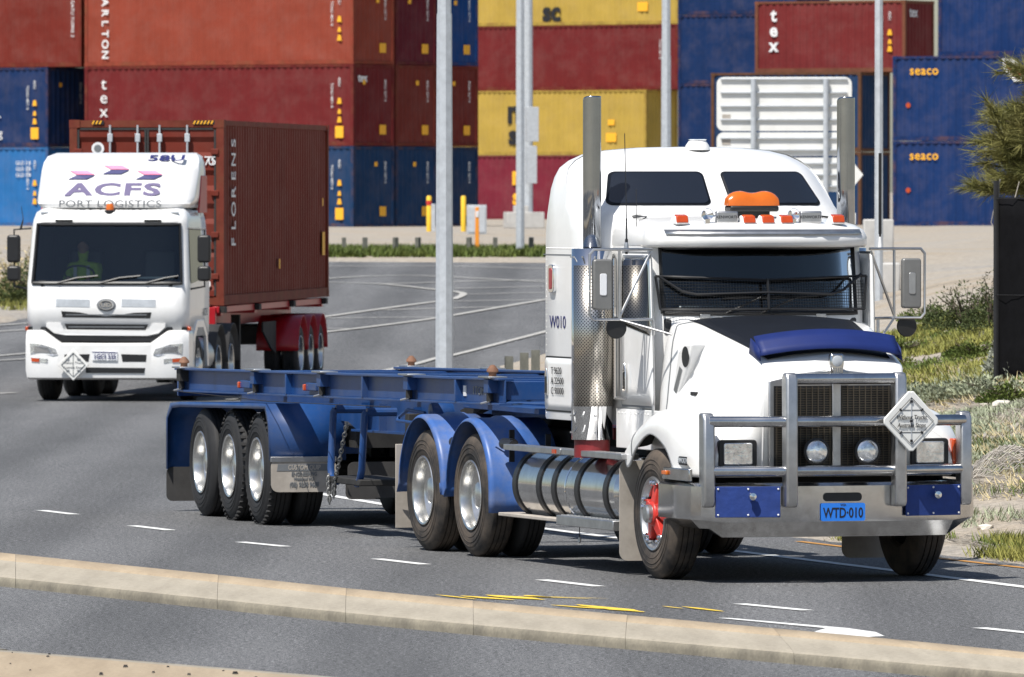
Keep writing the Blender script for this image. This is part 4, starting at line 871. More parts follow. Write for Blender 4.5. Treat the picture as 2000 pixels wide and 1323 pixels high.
# exhaust stacks and guards
for s in (-1,1):
    sx=-1.72 if s<0 else -1.82
    e=MB(); n=24
    top=[]; ring=[]
    for k in range(n):
        t=2*PI*k/n; x,y=.077*math.cos(t),.077*math.sin(t); ring.append((sx+x,s*1.15+y,3.72)); f=(.077+x)/.154; top.append((sx+x,s*1.15+y,3.82+.16*math.sqrt(max(0,1-(1-f)**2))))
    e.rows([[(x,y,2.55) for x,y,z in ring],[(x,y,3.2) for x,y,z in ring],ring,[(x,y,z-.012) for x,y,z in top],top],close=True); e.build('exhaust_stack','stackm',T,ang=80,solid=.004,inner='black')
    mh=mat('perforated_steel',(.62,.58,.52),.28,1,var=.06)
    t_=mh.node_tree; nn=t_.nodes; LL=t_.links; bs=nn['Principled BSDF']; tc=nn.new('ShaderNodeTexCoord'); sp=nn.new('ShaderNodeSeparateXYZ'); LL.new(tc.outputs['Object'],sp.inputs[0])
    at=nn.new('ShaderNodeMath'); at.operation='ARCTAN2'; sx2=nn.new('ShaderNodeMath'); sx2.operation='SUBTRACT'; sx2.inputs[1].default_value=sx; sy2=nn.new('ShaderNodeMath'); sy2.operation='SUBTRACT'; sy2.inputs[1].default_value=s*1.15
    LL.new(sp.outputs[0],sx2.inputs[0]); LL.new(sp.outputs[1],sy2.inputs[0]); LL.new(sy2.outputs[0],at.inputs[0]); LL.new(sx2.outputs[0],at.inputs[1])
    cb=nn.new('ShaderNodeCombineXYZ'); mu=nn.new('ShaderNodeMath'); mu.operation='MULTIPLY'; mu.inputs[1].default_value=.175; LL.new(at.outputs[0],mu.inputs[0]); LL.new(mu.outputs[0],cb.inputs[0]); LL.new(sp.outputs[2],cb.inputs[1])
    mp=nn.new('ShaderNodeMapping'); mp.inputs['Rotation'].default_value=(0,0,R(45)); LL.new(cb.outputs[0],mp.inputs[0])
    vo=nn.new('ShaderNodeTexVoronoi'); vo.inputs['Scale'].default_value=48; vo.inputs['Randomness'].default_value=0; vo.voronoi_dimensions='2D'; LL.new(mp.outputs[0],vo.inputs['Vector'])
    ho=nn.new('ShaderNodeMath'); ho.operation='LESS_THAN'; ho.inputs[1].default_value=.3; LL.new(vo.outputs['Distance'],ho.inputs[0])
    src=bs.inputs['Base Color'].links[0].from_socket; LL.new(mixc(nn,LL,ho.outputs[0],src,(.012,.011,.01)),bs.inputs['Base Color'])
    mk=nn.new('ShaderNodeMath'); mk.operation='SUBTRACT'; mk.inputs[0].default_value=1; LL.new(ho.outputs[0],mk.inputs[1]); LL.new(mk.outputs[0],bs.inputs['Metallic'])
    def arc(z0,z1,r,m,name,p,a0=0,a1=360,n=40):
        A_=[R(a0+(a1-a0)*k/n) for k in range(n+1)]
        return MB().rows([[(sx+r*math.cos(t),s*1.15+r*math.sin(t),z) for t in A_] for z in (z0,z1)]).build(name,m,p,solid=.004)
    gd_=arc(1.1,2.7,.173,'chrome','muffler_guard',T)
    arc(1.38,2.56,.178,mh,'perforated_panel',gd_,-78,78)
    MB().lathe([(.173,2.70),(.16,2.703),(.08,2.705)],(sx,s*1.15,0),'z',32).build('guard_cap','chrome',gd_)
    MB().tube([(sx,s*1.15,.95),(sx,s*1.15,1.12)],.15,20).build('guard_base','dred',gd_)
    bt=MB()
    for z in (1.16,2.63,1.3):
        for k in range(5): 
            t=R(s*90-60+k*35); bt.box((sx+.178*math.cos(t),s*1.15+.178*math.sin(t),z),(.014,.014,.014),(0,0,t))
    kind(bt.build('guard_bolts','alu_dull',gd_),'stuff')
    MB().tube([(-1.5,s*1.02,1.45),(-1.5,s*1.02,2.62)],.018,8).build('grab_rail','chrome',T); MB().tube([(-1.5,s*1.02,1.45),(-1.3,s*1.0,1.45)],.014,8).build('rail_bracket','alu_dull',T)
# mirrors on tube frames
for s in (-1,1):
    mx,my=(-.5,-1.43) if s<0 else (-.86,1.38)
    if s<0: mx=-.62
    mr=MB().prism(rrect(my-.085,my+.085,2.2,2.62,.025),mx-.03,mx+.03,'yz').build('mirror','mirr',T,bev=.015)
    MB().prism(rrect(my-.03,my+.03,2.32,2.5,.015),mx+.03,mx+.036,'yz').build('mirror_marker','platew' if s<0 else 'alu_dull',mr,bev=.004)
    MB().prism(rrect(my-.075,my+.075,2.21,2.61,.02),mx-.036,mx-.031,'yz').build('mirror_glass','chrome',mr)
    fr=MB(); o=s*.02
    fr.tube([(-.72,s*.96,2.7),(mx,my-s*.15,2.7),(mx+.02,my+s*.08,2.7),(mx+.02,my+s*.115,2.66),(mx+.02,my+s*.115,2.16),(mx+.02,my+s*.08,2.12),(mx,my-s*.2,2.12),(-.66,s*.98,2.12)],.012,8); fr.tube([(mx,my-s*.15,2.7),(mx,my-s*.15,2.12)],.012,8)
    fr.tube([(-.72,s*.97,2.68),(mx,my-s*.15,2.14)],.011,8); fr.tube([(mx,my-s*.15,2.12),(-.3,s*.93,2.0)],.01,8); fr.build('mirror_frame','alu_dull',mr)
    MB().lathe([(0,-.035),(.06,-.03),(.09,0),(.085,.012),(0,.016)],(mx-.02,my-s*.13 if s<0 else my-s*.03,2.05),'x',24,sgn=1).build('spot_mirror','black',mr)
# aerials
MB().tube([(-.76,-1.17,2.66),(-.76,-1.17,2.78),(-.76,-1.17,2.79),(-.76,-1.17,2.95),(-.76,-1.17,2.96),(-.78,-1.18,3.66)],[.012,.014,.007,.007,.004,.0035],6).build('aerial','black',T); MB().lathe([(.022,0),(.018,.06),(.009,.09)],(-.76,-1.17,2.68),'z',12).build('aerial_base','alu_dull',T)
MB().tube([(-.85,1.1,2.7),(-.85,1.1,2.82),(-.85,1.1,2.825),(-.85,1.1,3.5)],[.009,.009,.014,.014],8).build('aerial','black',T); MB().lathe([(.02,0),(.014,.06),(.011,.1)],(-.85,1.1,2.7),'z',10).build('aerial_base','winkb',T)
MB().tube([(-1.2,-.93,2.7),(-1.22,-.93,3.2)],.003,5).build('aerial','black',T)
# roof: beacon bar, marker lamps, air horns, dome vent
rz=lambda a:float(np.interp(-a,[.44,.5,.64,.86,1.15,1.45,1.66],[2.8,2.86,2.9,2.935,2.965,2.99,3.0]))
bk=[]
for k in range(17):
    t=-1+2*k/16; w_=.085*(1-.25*abs(t)**6); h_=.125*(1-abs(t)**5*.4)-.018*math.cos(t*PI*1.0)**2*(abs(t)<.5); bk.append([(-1.1+w_*math.cos(q)*.95,.05+.225*t*(1 if 0<k<16 else .99),3.06+max(0,h_)*math.sin(q)) for q in [PI*j/10 for j in range(11)]])
mb=MB().rows(bk)
for e in (0,16): mb.f.append(tuple(range(e*11,e*11+11))); mb.m.append(0)
bc=mb.build('beacon_bar','amber',T,ang=50); MB().box((-1.1,.05,3.035),(.17,.43,.05)).build('beacon_base','black',bc,bev=.015); MB().box((-1.1,.05,2.985),(.06,.3,.08)).build('beacon_stand','black',bc)
for b in (-.69,-.105,.06,.225,.69):
    a=-.8 if abs(b)>.5 else -.78; z=rz(a)-.01; ml=MB().prism([(a-.12,z-.01),(a+.075,z-.01),(a+.05,z+.06),(a-.02,z+.07)],b-.06,b+.06,'xz').build('marker_lamp','winkb',T,bev=.014)
    MB().prism([(a+.03,z+.005),(a+.085,z+.005),(a+.062,z+.062),(a,z+.075)],b-.052,b+.052,'xz').build('marker_lens','orange',ml,bev=.008)
for b,hb in ((-.28,-.46),(.46,.3)):
    hn=MB().box((-.8,b,2.965),(.06,.19,.1)).build('air_horn','alu_dull',T,bev=.012); text('KENWORTH',.035,'ink',hn,(-.768,b,2.965),(1,0,0))
    MB().tube([(-.8,b,2.97),(-.8,hb,2.97)],.012,8).build('horn_tube','chrome',hn); MB().lathe([(.012,-.12),(.02,-.06),(.04,-.02),(.055,.0),(.05,.004),(.02,-.02),(0,-.03)],(-.76,hb,2.985),'x',20).build('horn_bell','chrome',hn); MB().box((-.78,hb,2.925),(.05,.04,.05)).build('horn_foot','chrome',hn)
dv=MB().lathe([(.11,0),(.1,.04),(.075,.075),(.07,.08),(.06,.075),(0,.07)],(-2.4,.02,3.53),'z',28).build('roof_vent','white',T); MB().lathe([(.075,.082),(.08,.09),(.06,.095),(0,.088)],(-2.4,.02,3.53),'z',24).build('vent_cover','chrome',dv)
# chassis, tanks, steps, guards
ch=MB()
for y in (-.42,.42): ch.box((-3.0,y,.86),(7.6,.09,.27))
ch.box((.2,0,.95),(1.5,1.2,.7)); ch.box((-.9,0,1.0),(1.2,1.5,.4)); ch.box((0,0,.5),(.14,1.9,.14)); ch.box((.9,0,.6),(.1,1.6,.35))  # includes an unseen dark engine box added to block light under the bonnet
for a in (-4.86,-6.24): ch.tube([(a,-.9,.53),(a,.9,.53)],.13,12); ch.lathe([(0,-.24),(.2,-.2),(.24,0),(.2,.2),(0,.24)],(a,0,.53),'x',16)
ch.box((-5.55,0,1.0),(2.2,.9,.2)); ch.build('chassis','dark',T,bev=.01)
MB().prism([(-6.0,1.12),(-5.0,1.12),(-4.9,1.2),(-5.2,1.26),(-6.0,1.22)],-.45,.45,'xz').build('fifth_wheel','dark',T,bev=.02)
MB().box((-3.1,0,1.12),(.9,1.3,.1)).build('deck_plate','dred',T,bev=.01)
for s in (-1,1):
    tk=MB().lathe([(0,-3.66),(.2,-3.655),(.275,-3.63),(.3,-3.58),(.3,-.92),(.27,-.87),(.2,-.85),(0,-.845)],(0,s*.93,.67),'x',48).build('fuel_tank','tank',T,ang=25)
    for a in (-3.56,-2.91,-2.5,-1.88,-1.13): MB().lathe([(.302,-.05),(.312,-.047),(.312,.047),(.302,.05)],(a,s*.93,.67),'x',48).build('tank_strap','black',tk)
    MB().lathe([(.301,-.012),(.308,0),(.301,.012)],(-2.2,s*.93,.67),'x',48).build('tank_seam','chrome',tk)
    for a0,a1 in ((-3.75,-2.2),(-2.17,-.58)):
        bx=MB().box(((a0+a1)/2,s*1.2,.985),(a1-a0,.15,.05)).build('tank_step','alu_dull',T,bev=.006)
    MB().box((-2.35,s*1.278,.985),(.09,.012,.035)).build('step_marker','orange',bx)
    MB().tube([(-3.95,s*1.2,1.0),(-3.7,s*1.2,1.0)],.04,12).build('step_tube','black',bx)
    MB().box((-3.2,s*1.13,.4),(1.6,.22,.03),(0,R(0),0)).build('lower_board','bone',T,bev=.006)
    stp=MB().box((-1.6,s*1.12,.405),(1.5,.28,.085)).build('cab_step','alu_dull',T,bev=.008); tr_=MB()
    for i in range(30):
        for j in range(5): tr_.box((-2.3+i*.048,s*(1.02+j*.05),.45),(.028,.009,.006),(0,0,.7 if (i+j)%2 else -.7))
    kind(tr_.build('step_tread','alu_dull',stp,smooth=False),'stuff'); MB().box((-1.6,s*1.0,.5),(1.6,.05,.12)).build('step_hanger','dark',stp)
    # half round guards over the drive wheels
    for gi,a in enumerate((-4.86,-6.24)):
        Ro=.65; an=[R(d) for d in range(-4,186,7)]; pts=[(a+Ro*math.cos(t),.56+Ro*math.sin(t)) for t in an]
        ext=[(a+Ro+.0,.40)] if gi==0 else [(a+Ro-.02,.62)]
        pts=ext+pts; y0,y1=s*1.25,s*.6
        ys=[y0,y0-s*.025,y0-s*.05]+[y0-s*(.05+.2*k) for k in (1,)]+[y0-s*.27,y0-s*.4,y0-s*.42,y1]
        dzs=[-.03,-.004,0,0,.016,.016,0,0]
        def rad(x,z,d): 
            v=Vector((x-a,z-.56)); 
            if z<.56: return (x+d,z)
            v=v.normalized()*(v.length+d); return (a+v.x,.56+v.y)
        fd=MB().rows([[ (rad(x,z,d)[0],y,rad(x,z,d)[1]) for x,z in pts] for y,d in zip(ys,dzs)]).build('wheel_guard','fblue',T,solid=.008,ang=50)
        cxa=a+.655; MB().box((cxa,s*1.05,.98 if gi==0 else 1.0),(.02,.05,.28)).build('guard_bracket','black',fd,bev=.004); 
        if gi==0: MB().box((cxa,s*.72,1.02),(.02,.05,.12)).build('guard_bracket','black',fd,bev=.004); MB().tube([(cxa,s*1.12,1.0),(cxa+.25,s*1.12,1.0)],.05,12).build('guard_stub','black',fd)
        else: MB().tube([(cxa,s*1.14,.98),(cxa+.16,s*1.14,.98)],.045,12).build('guard_stub','black',fd)
    MB().box((-6.98,s*.93,.55),(.012,.62,.75)).build('mud_flap','bone',T,bev=.004)
    MB().prism(rrect(s*1.24 if s<0 else .72,-.72 if s<0 else 1.24,.12,.95,.07),-.74,-.728,'yz').build('mud_flap','bone',T)
for s in (-1,1):
    wheel(T,0,s*1.21,s,.535,.29,.3,'rubber_dusty','spider')
    for a in (-4.86,-6.24):
        wheel(T,a,s*1.22,s,.535,.27,.3,'rubber_dusty','dish'); wheel(T,a,s*.92,s,.535,.27,.3,'rubber','plain')
MB().tube([(-2.2,-1.1,.36),(-2.2,-1.1,.26)],.004,5).build('drain_cord','black',T); MB().lathe([(0,-.03),(.015,-.02),(.012,.02),(0,.03)],(-2.2,-1.1,.24),'z',8).build('drain_tap','alu_dull',T)
# ---------------------------------------------------------------- blue skeletal trailer
S=root('skeletal_trailer','empty blue skeletal container trailer coupled behind the white prime mover','trailer',(.596,81.2,0),R(-75.2))
zt_=lambda a:1.43+(a+10.7)*.0115
for s in (-1,1):
    bm=MB(); A_,B_=-10.95,1.7
    for (y0,y1,d0,d1) in ((1.05,1.19,0,-.02),(1.115,1.13,-.02,-.215),(1.06,1.18,-.215,-.235)):
        v=[]
        for a in (A_,B_):
            for y in (y0,y1):
                for d in (d1,d0): v.append((a,s*y,zt_(a)+d))
        bm.add(v,[(0,1,3,2),(4,6,7,5),(0,4,5,1),(2,3,7,6),(1,5,7,3),(0,2,6,4)])
    b=bm.build('side_beam','blue',S,bev=.003)
    for i,a in enumerate((-10.75,-7.55,-6.2,-4.85,-3.2,-1.55,.2,1.3)):
        z=zt_(a); MB().box((a,s*1.155,z-.12),(.05,.07,.19)).build('web_stiffener','blue',b,bev=.004)
        if i in (0,1,3,5,7):
            MB().box((a+.1,s*1.16,z+.008),(.36,.17,.016)).build('lock_plate','alu_dull',b,bev=.004); MB().box((a+.1,s*1.17,z-.07),(.16,.1,.12)).build('lock_pocket','dark' if i==0 else 'blue',b,bev=.006)
            MB().tube([(a+.12,s*1.19,z-.13),(a+.12,s*1.19,z-.2)],.03,8).build('lock_stem','dark',b); MB().tube([(a+.12,s*1.19,z-.2),(a+.05,s*1.25,z-.22)],.01,6).build('lock_handle','alu_dull',b)
        if i in (0,7): MB().lathe([(.035,0),(.035,.03),(.055,.04),(.05,.06),(.02,.095),(0,.1)],(a+.1,s*1.16,z+.016),'z',12).build('twist_lock','hubrust',b)
        if i in (1,3): MB().box((a+.45 if 0 else a-.35,s*1.16,z-.14),(.4,.05,.07)).build('tool_rail','blue',b,bev=.006); MB().box((a-.57,s*1.17,z-.15),(.06,.07,.06)).build('clearance_lamp','orange',b,bev=.008)
    # spine beam
    z0=lambda a:np.interp(a,[-11,-6.4,-6,-2.5,-2.0,1.7],[1.0,1.0,.93,.97,1.13,1.2])
    P=[(-10.9,1.21),(-10.9,1.0),(-6.4,1.0),(-6.0,.92),(-2.6,.95),(-1.9,1.13),(1.7,1.22),(1.7,1.33)]
    MB().prism(P,s*.52-.01,s*.52+.01,'xz').build('spine_beam','blue',S); 
    MB().prism([(-6.0,.92),(-2.6,.95),(-1.9,1.13),(-1.9,1.15),(-2.6,.97),(-6.0,.94)],s*.44,s*.60,'xz').build('spine_flange','blue',S)
    for a in (-5.6,-4.9,-3.6,-2.9): MB().box((a,s*.56,1.07),(.02,.08,.26)).build('spine_stiffener','blue',S)
    # tri-axle guard: folded plate
    G_=[(-11.12,.42),(-11.12,.93),(-10.92,1.08),(-10.5,1.1),(-6.78,1.165),(-6.66,.97),(-6.6,.63)]
    g=MB().rows([[(x,y,z) for x,z in G_] for y in (s*1.235,s*.5)]).build('axle_guard','blue',S,solid=.008,ang=20)
    lip=[(x,z) for x,z in G_]; inn=[(x+(.07 if x<-10.8 else (-.07 if x>-6.9 else 0)),z-(.05 if z>1 else 0)) for x,z in G_]
    MB().rows([[(x,s*1.238,z) for x,z in lip],[(x,s*1.238,z) for x,z in inn]]).build('guard_lip','blue',g,solid=.004,ang=20)
    MB().box((-6.59,s*.92,.64),(.02,.64,.05)).build('flap_strip','alu_dull',g,bev=.003)
    fl=MB().prism(rrect(min(s*1.235,s*.6),max(s*1.235,s*.6),.33,.64,.07),-6.6,-6.588,'yz').build('front_flap','bone',g)
    if s<0:
        MB().prism([(-1.18,.53),(-.64,.53),(-.66,.595),(-1.17,.595)],-6.588,-6.585,'yz').build('flap_print','greyink',fl)
        for tx,sz,z,m_ in (('CUSTOM QUIP',.066,.562,'bone'),('ENGINEERING',.054,.50,'greyink'),('Welshpool W.A.',.042,.455,'greyink'),('(08) 9258 9688',.064,.40,'greyink')): text(tx,sz,m_,fl,(-6.584,-.915,z),(1,0,0),sx=.72,bold=.0012,shear=.12 if sz>.04 else 0)
    MB().prism(rrect(min(s*1.235,s*.6),max(s*1.235,s*.6),.1,.44,.06),-11.12,-11.108,'yz').build('rear_flap','flap',g)
    # inner flaps behind the landing gear
    MB().prism(rrect(min(s*.56,s*.02),max(s*.56,s*.02),.28,.62,.06),-6.3,-6.288,'yz').build('inner_flap','flap',S)
    lg=MB(); lg.box((-3.0,s*.75,.78),(.13,.13,.75)); lg.box((-3.0,s*.75,.42),(.1,.1,.2)); lg.box((-3.0,s*.75,.31),(.28,.26,.02)); lg.build('landing_leg','dark',S,bev=.006)
    for a in (-7.28,-8.45,-9.69):
        k=0 if a<-9 else 44
        wheel(S,a,s*1.22,s,.528,.27,.298,'rubber','dish',lugs=k); wheel(S,a,s*.92,s,.528,.27,.298,'rubber','plain')
hp=MB().tube([(-5.05,-.98,1.15),(-5.06,-1.0,1.12),(-5.08,-1.02,.6),(-5.04,-1.02,.52),(-4.9,-1.0,.48)],.034,10); hp.tube([(-5.05,-.7,1.15),(-5.05,-.98,1.15)],.04,10); hq=MB().tube([(-3.85,-.98,1.15),(-3.85,-1.0,1.12),(-3.88,-1.02,.62),(-3.95,-1.02,.53),(-4.15,-1.0,.48)],.034,10); hq.tube([(-3.85,-.7,1.15),(-3.85,-.98,1.15)],.04,10)
hp.build('carrier_hoop','blue',S); hq.build('carrier_hoop','blue',S)
MB().box((-4.5,-.8,.5),(1.3,.5,.06)).build('carrier_tray','dark',S,bev=.01)
chn=MB(); P=catmull([(-4.3,-1.06,1.02),(-4.45,-1.06,.85),(-4.6,-1.06,.66),(-4.75,-1.06,.5),(-4.8,-1.06,.36)],5)
for i,p in enumerate(P):
    d=(P[min(i+1,len(P)-1)]-P[max(i-1,0)]).normalized(); q=Vector((0,1,0)) if i%2 else d.cross(Vector((0,1,0))); 
    chn.tube([p+d*.032*math.cos(t)+q*.018*math.sin(t) for t in [k*2*PI/10 for k in range(11)]],.007,5,cap=False)
chn.build('chain','mirr',S); chn=MB()
for i,p in enumerate(catmull([(-5.0,-1.06,.52),(-5.0,-1.06,.42),(-4.97,-1.06,.3)],4)):
    d=Vector((0,0,1)); q=Vector((0,1,0)) if i%2 else Vector((1,0,0)); chn.tube([p+d*.032*math.cos(t)+q*.018*math.sin(t) for t in [k*2*PI/10 for k in range(11)]],.007,5,cap=False)
chn.build('chain','mirr',S)
gbx=MB().lathe([(0,.16),(.085,.15),(.1,.1),(.1,-.02),(.085,-.05),(0,-.06)],(-1.4,-.95,1.2),'y',20).build('winch_drum','blue',S); MB().tube([(-1.4,-1.05,1.2),(-1.75,-1.12,1.22),(-2.0,-1.14,1.15),(-1.98,-1.16,1.12),(-1.5,-1.12,1.11)],.016,8).build('winch_handle','blue',gbx)
MB().prism([(-1.5,1.22),(-.6,1.36),(.3,1.42),(.3,1.38),(-.5,1.28),(-1.4,1.14)],-.7,-.62,'xz').build('gooseneck_brace','dark',S)
MB().box((.3,0,1.28),(2.6,1.6,.05)).build('coupler_plate','blue',S,bev=.005)
for a in (-10.85,-8.9,-7.0,-5.4,-3.6,-1.8,0,1.6): MB().box((a,0,zt_(a)-.11),(.1,2.2,.16)).build('cross_member','blue',S,bev=.004)
ax=MB()
for a in (-7.28,-8.45,-9.69): ax.tube([(a,-.95,.528),(a,.95,.528)],.075,10); ax.box((a,-.5,.75),(.5,.1,.5)); ax.box((a,.5,.75),(.5,.1,.5))
ax.box((-8.4,0,.85),(4,.9,.2)); ax.tube([(-6.2,.2,.75),(-5.2,.2,.75)],.14,12); ax.build('axle_group','dark',S)
MB().box((-10.98,0,1.25),(.06,2.3,.2)).build('rear_beam','blue',S,bev=.005); MB().tube([(-11.0,-1.2,1.2),(-6.5,-1.25,1.19),(-1.9,-1.24,1.245)],.004,5).build('lashing_wire','dark',S)
text('1TOM225',.1,'greyink',S,(.95,-1.136,zt_(.9)-.12),(0,-1,0),sx=1.6); MB().box((.35,-1.135,zt_(.3)-.12),(.09,.008,.09)).build('reflector','winkb',S)
# ---------------------------------------------------------------- white cab-over truck
Q=root('cab_over_truck','white cab over truck with roof deflector hauling the brown container','truck',(-5.716,144,0),R(-96.6))
CY=.11
def clev(f,w_,z,k=8,c=.12): return [(x,y+CY,z) for x,y in outline(f,w_,2.35,k,c,24)]
lv=[(.98,4.60,1.235),(1.4,4.62,1.245),(1.79,4.60,1.245),(2.68,4.42,1.19),(2.75,4.4,1.18),(2.86,4.32,1.15),(2.93,4.1,1.08),(2.95,3.8,.9)]
rows=[clev(f,w_,z) for z,f,w_ in lv]; mb=MB(); n=len(rows[0]); fs=[]
for i in range(len(rows)-1):
    for k in range(n):
        if i==2 and 7<=k<=28: continue
        fs.append((i*n+k,i*n+(k+1)%n,(i+1)*n+(k+1)%n,(i+1)*n+k))
fs.append(tuple(range((len(rows)-1)*n,len(rows)*n)))
mb.add([p for r_ in rows for p in r_],fs); cb=mb.build('cab','white',Q,solid=.03,inner='inner',ang=45)
MB().rows([[(x-.01,y,z) for x,y,z in rows[i][7:30]] for i in (2,3)]).build('windscreen','glass2',Q)
def fr2(b,z): # cab front surface
    f=float(np.interp(z,[l[0] for l in lv],[l[1] for l in lv])); w_=float(np.interp(z,[l[0] for l in lv],[l[2] for l in lv])); return f-.12*min(1,abs(b)/w_)**8
def fpan(name,m,poly,off,p,th=.01):
    n=len(poly); F_=[(fr2(b,z)+off,b+CY,z) for b,z in poly]; B_=[(x-th-.02,y,z) for x,y,z in F_]
    return MB().add(F_+B_,[tuple(range(n))]+[(i,(i+1)%n,n+(i+1)%n,n+i) for i in range(n)]).build(name,m,p,smooth=False)
gk=MB(); bord=[rows[2][k] for k in range(7,30)]+[rows[3][k] for k in range(29,6,-1)]; gk.tube([(x+.005,y,z) for x,y,z in bord+bord[:1]],.028,6); gk.build('windscreen_gasket','black',cb)
fpan('scuttle_panel','black',[(-1.0,1.74),(1.0,1.74),(1.05,1.83),(-1.05,1.83)],.008,cb)
for b in (-.75,-.1,.6): MB().tube([(fr2(b,1.8)+.03,b+CY,1.79),(fr2(b,1.85)+.03,b+.3+CY,1.87),(fr2(b+.3,1.88)+.02,min(b+.62,1.1)+CY,1.90)],.014,5).build('wiper','black',cb)
for x0,x1 in ((-.77,-.255),(.235,.755)): fpan('badge_panel','steel',[(x0,1.436),(x1,1.428),(x1,1.544),(x0,1.552)],.006,cb)
e=MB().lathe([(0,.02),(.1,.02),(.125,.012),(.13,0)],(0,0,0),'x',28).build('emblem','greyink',cb); e.location=(fr2(0,1.46)+.005,CY,1.459); e.scale=(1,1.12,.75)
MB().tube([(.022,.09*math.cos(t),.09*math.sin(t)) for t in [k*2*PI/20 for k in range(21)]],.012,6).build('emblem_ring','chrome',e); text('UD',.1,'chrome',e,(.022,0,0),(1,0,0),bold=.004)
fpan('grille_slot','black',[(-.67,1.274),(.67,1.259),(.69,1.351),(.42,1.344),(.18,1.305),(0,1.290),(-.18,1.305),(-.42,1.351),(-.69,1.367)],.006,cb)
fpan('grille_slot','black',[(-.60,1.089),(.60,1.081),(.64,1.166),(-.64,1.174)],.006,cb)
for zz,ww in ((1.313,.62),(1.128,.58)): fpan('grille_bar','greyink',[(-ww,zz-.008),(ww,zz-.008),(ww,zz+.008),(-ww,zz+.008)],.009,cb)
fpan('grille_surround','white',[(-.62,1.004),(.62,0.996),(.8,1.035),(.9,1.128),(.9,1.174),(.7,1.174),(.64,1.074),(-.64,1.074),(-.7,1.182),(-.92,1.182),(-.92,1.128),(-.8,1.035)],.02,cb)
fpan('body_gap','black',[(-1.22,1.089),(-.95,1.089),(-.82,0.973),(-.7,0.911),(.7,0.904),(.82,0.965),(.95,1.081),(1.22,1.081),(1.22,1.128),(.93,1.128),(.8,1.020),(.66,0.989),(-.66,0.996),(-.8,1.027),(-.93,1.128),(-1.22,1.128)],.012,cb)
for b in (-.74,.74): MB().box((fr2(b,0.510 if 0 else 1.62)+.006,b*.68+CY,1.66),(.01,.012,.05)).build('vent_clip','greyink',cb)
# bumper
bl2=[(.33,4.62,1.2),(.36,4.68,1.235),(.48,4.70,1.25),(.9,4.70,1.25),(1.02,4.68,1.245),(1.08,4.64,1.235)]
btop=lambda b:float(np.interp(abs(b),[0,.68,.95,1.3],[.885,.89,1.08,1.08]))
brow=[[(x,y+CY,min(z,btop(y)-(.03 if z<1.05 and z>.85 else 0)) if z>.85 else z) for x,y in outline(f,w_,3.9,6,.12,40)] for z,f,w_ in bl2]
bp2=MB().rows(brow,close=True).build('bumper','white',Q,ang=45,solid=.02,inner='black')
def bpan(name,m,poly,off,p=None,th=.01):
    n=len(poly); F_=[(4.7-.12*min(1,abs(b)/1.25)**6+off,b+CY,z) for b,z in poly]; B_=[(x-th-.03,y,z) for x,y,z in F_]
    return MB().add(F_+B_,[tuple(range(n))]+[(i,(i+1)%n,n+(i+1)%n,n+i) for i in range(n)]).build(name,m,p or bp2,smooth=False)
for s in (-1,1):
    hl=bpan('headlamp','lens',[(s*1.17,0.881),(s*.98,0.865),(s*.76,0.796),(s*.73,0.711),(s*.80,0.695),(s*1.16,0.719)],.012); bpan('lamp_reflector','chrome',[(s*1.1,0.842),(s*.88,0.819),(s*.84,0.742),(s*1.1,0.742)],.016,hl)
    il=bpan('fog_lamp','lens',[(s*1.15,0.665),(s*.89,0.649),(s*.89,0.587),(s*1.14,0.595)],.012); bpan('indicator','orange',[(s*1.15,0.657),(s*1.02,0.649),(s*1.02,0.595),(s*1.14,0.603)],.016,il)
    bpan('bumper_slot','black',[(s*.24,0.719),(s*.63,0.711),(s*.62,0.603),(s*.26,0.603)],.004)
    MB().box((4.4,s*1.24+CY,1.1),(.12,.06,.06)).build('side_indicator','orange',cb,bev=.01)
    for b in (.88,): MB().box((4.28,s*.55+CY,2.75) if 0 else (4.41,s*.68+CY,2.735),(.05,.26,.035)).build('roof_step','black',cb,bev=.008)
    MB().box((4.3,s*1.0+CY,2.86),(.03,.12,.03)).build('marker_lamp','steel',cb,bev=.006)
    # side glass, door seam, guard
    patch('side_window','gdark',cb,[(3.0,1.85),(4.35,1.78),(4.2,2.62),(3.0,2.62)],.06,lambda x,z:Vector((x,s*(1.252-.06*max(0,(z-1.79)/.9))+CY+s*.004,z)))
    MB().prism([(2.45,.5),(2.6,1.0),(3.0,1.22),(3.7,1.22),(4.05,1.0),(4.1,.6),(3.95,.6),(3.85,.95),(3.6,1.1),(3.05,1.1),(2.75,.95),(2.6,.5)],s*1.2+CY,s*1.25+CY,'xz').build('wheel_arch','steel' if 0 else 'white',cb,bev=.01)
    # mirrors
    for z0,z1,nm in ((2.1,2.52,'mirror'),(1.82,2.05,'wide_mirror')): MB().prism(rrect(s*1.46-.1+CY,s*1.46+.1+CY,z0,z1,.05),4.3,4.42,'yz').build(nm,'black',Q,bev=.03)
    MB().tube([(4.3,s*1.2+CY,2.62),(4.33,s*1.46+CY,2.6),(4.33,s*1.46+CY,1.74),(4.3,s*1.24+CY,1.7)],.016,8).build('mirror_arm','black',Q)
bpan('bumper_slot','black',[(-.3,0.518),(.61,0.510),(.59,0.433),(-.3,0.433)],.004)
np_=bpan('number_plate','platew',[(-.2,0.626),(.185,0.618),(.185,0.749),(-.2,0.757)],.02); text('1GCI 335',.105,'navy',np_,(4.735,CY-.005,0.680),(1,0,0),sx=.82,bold=.002); bpan('plate_band','navy',[(-.2,0.742),(.185,0.734),(.185,0.749),(-.2,0.757)],.023,np_)
dm2=MB().prism([(0,.24),(.24,0),(0,-.24),(-.24,0)],0,.02,'yz').build('placard_holder','sign',bp2,bev=.008); dm2.location=(4.76,-.48+CY,0.557)
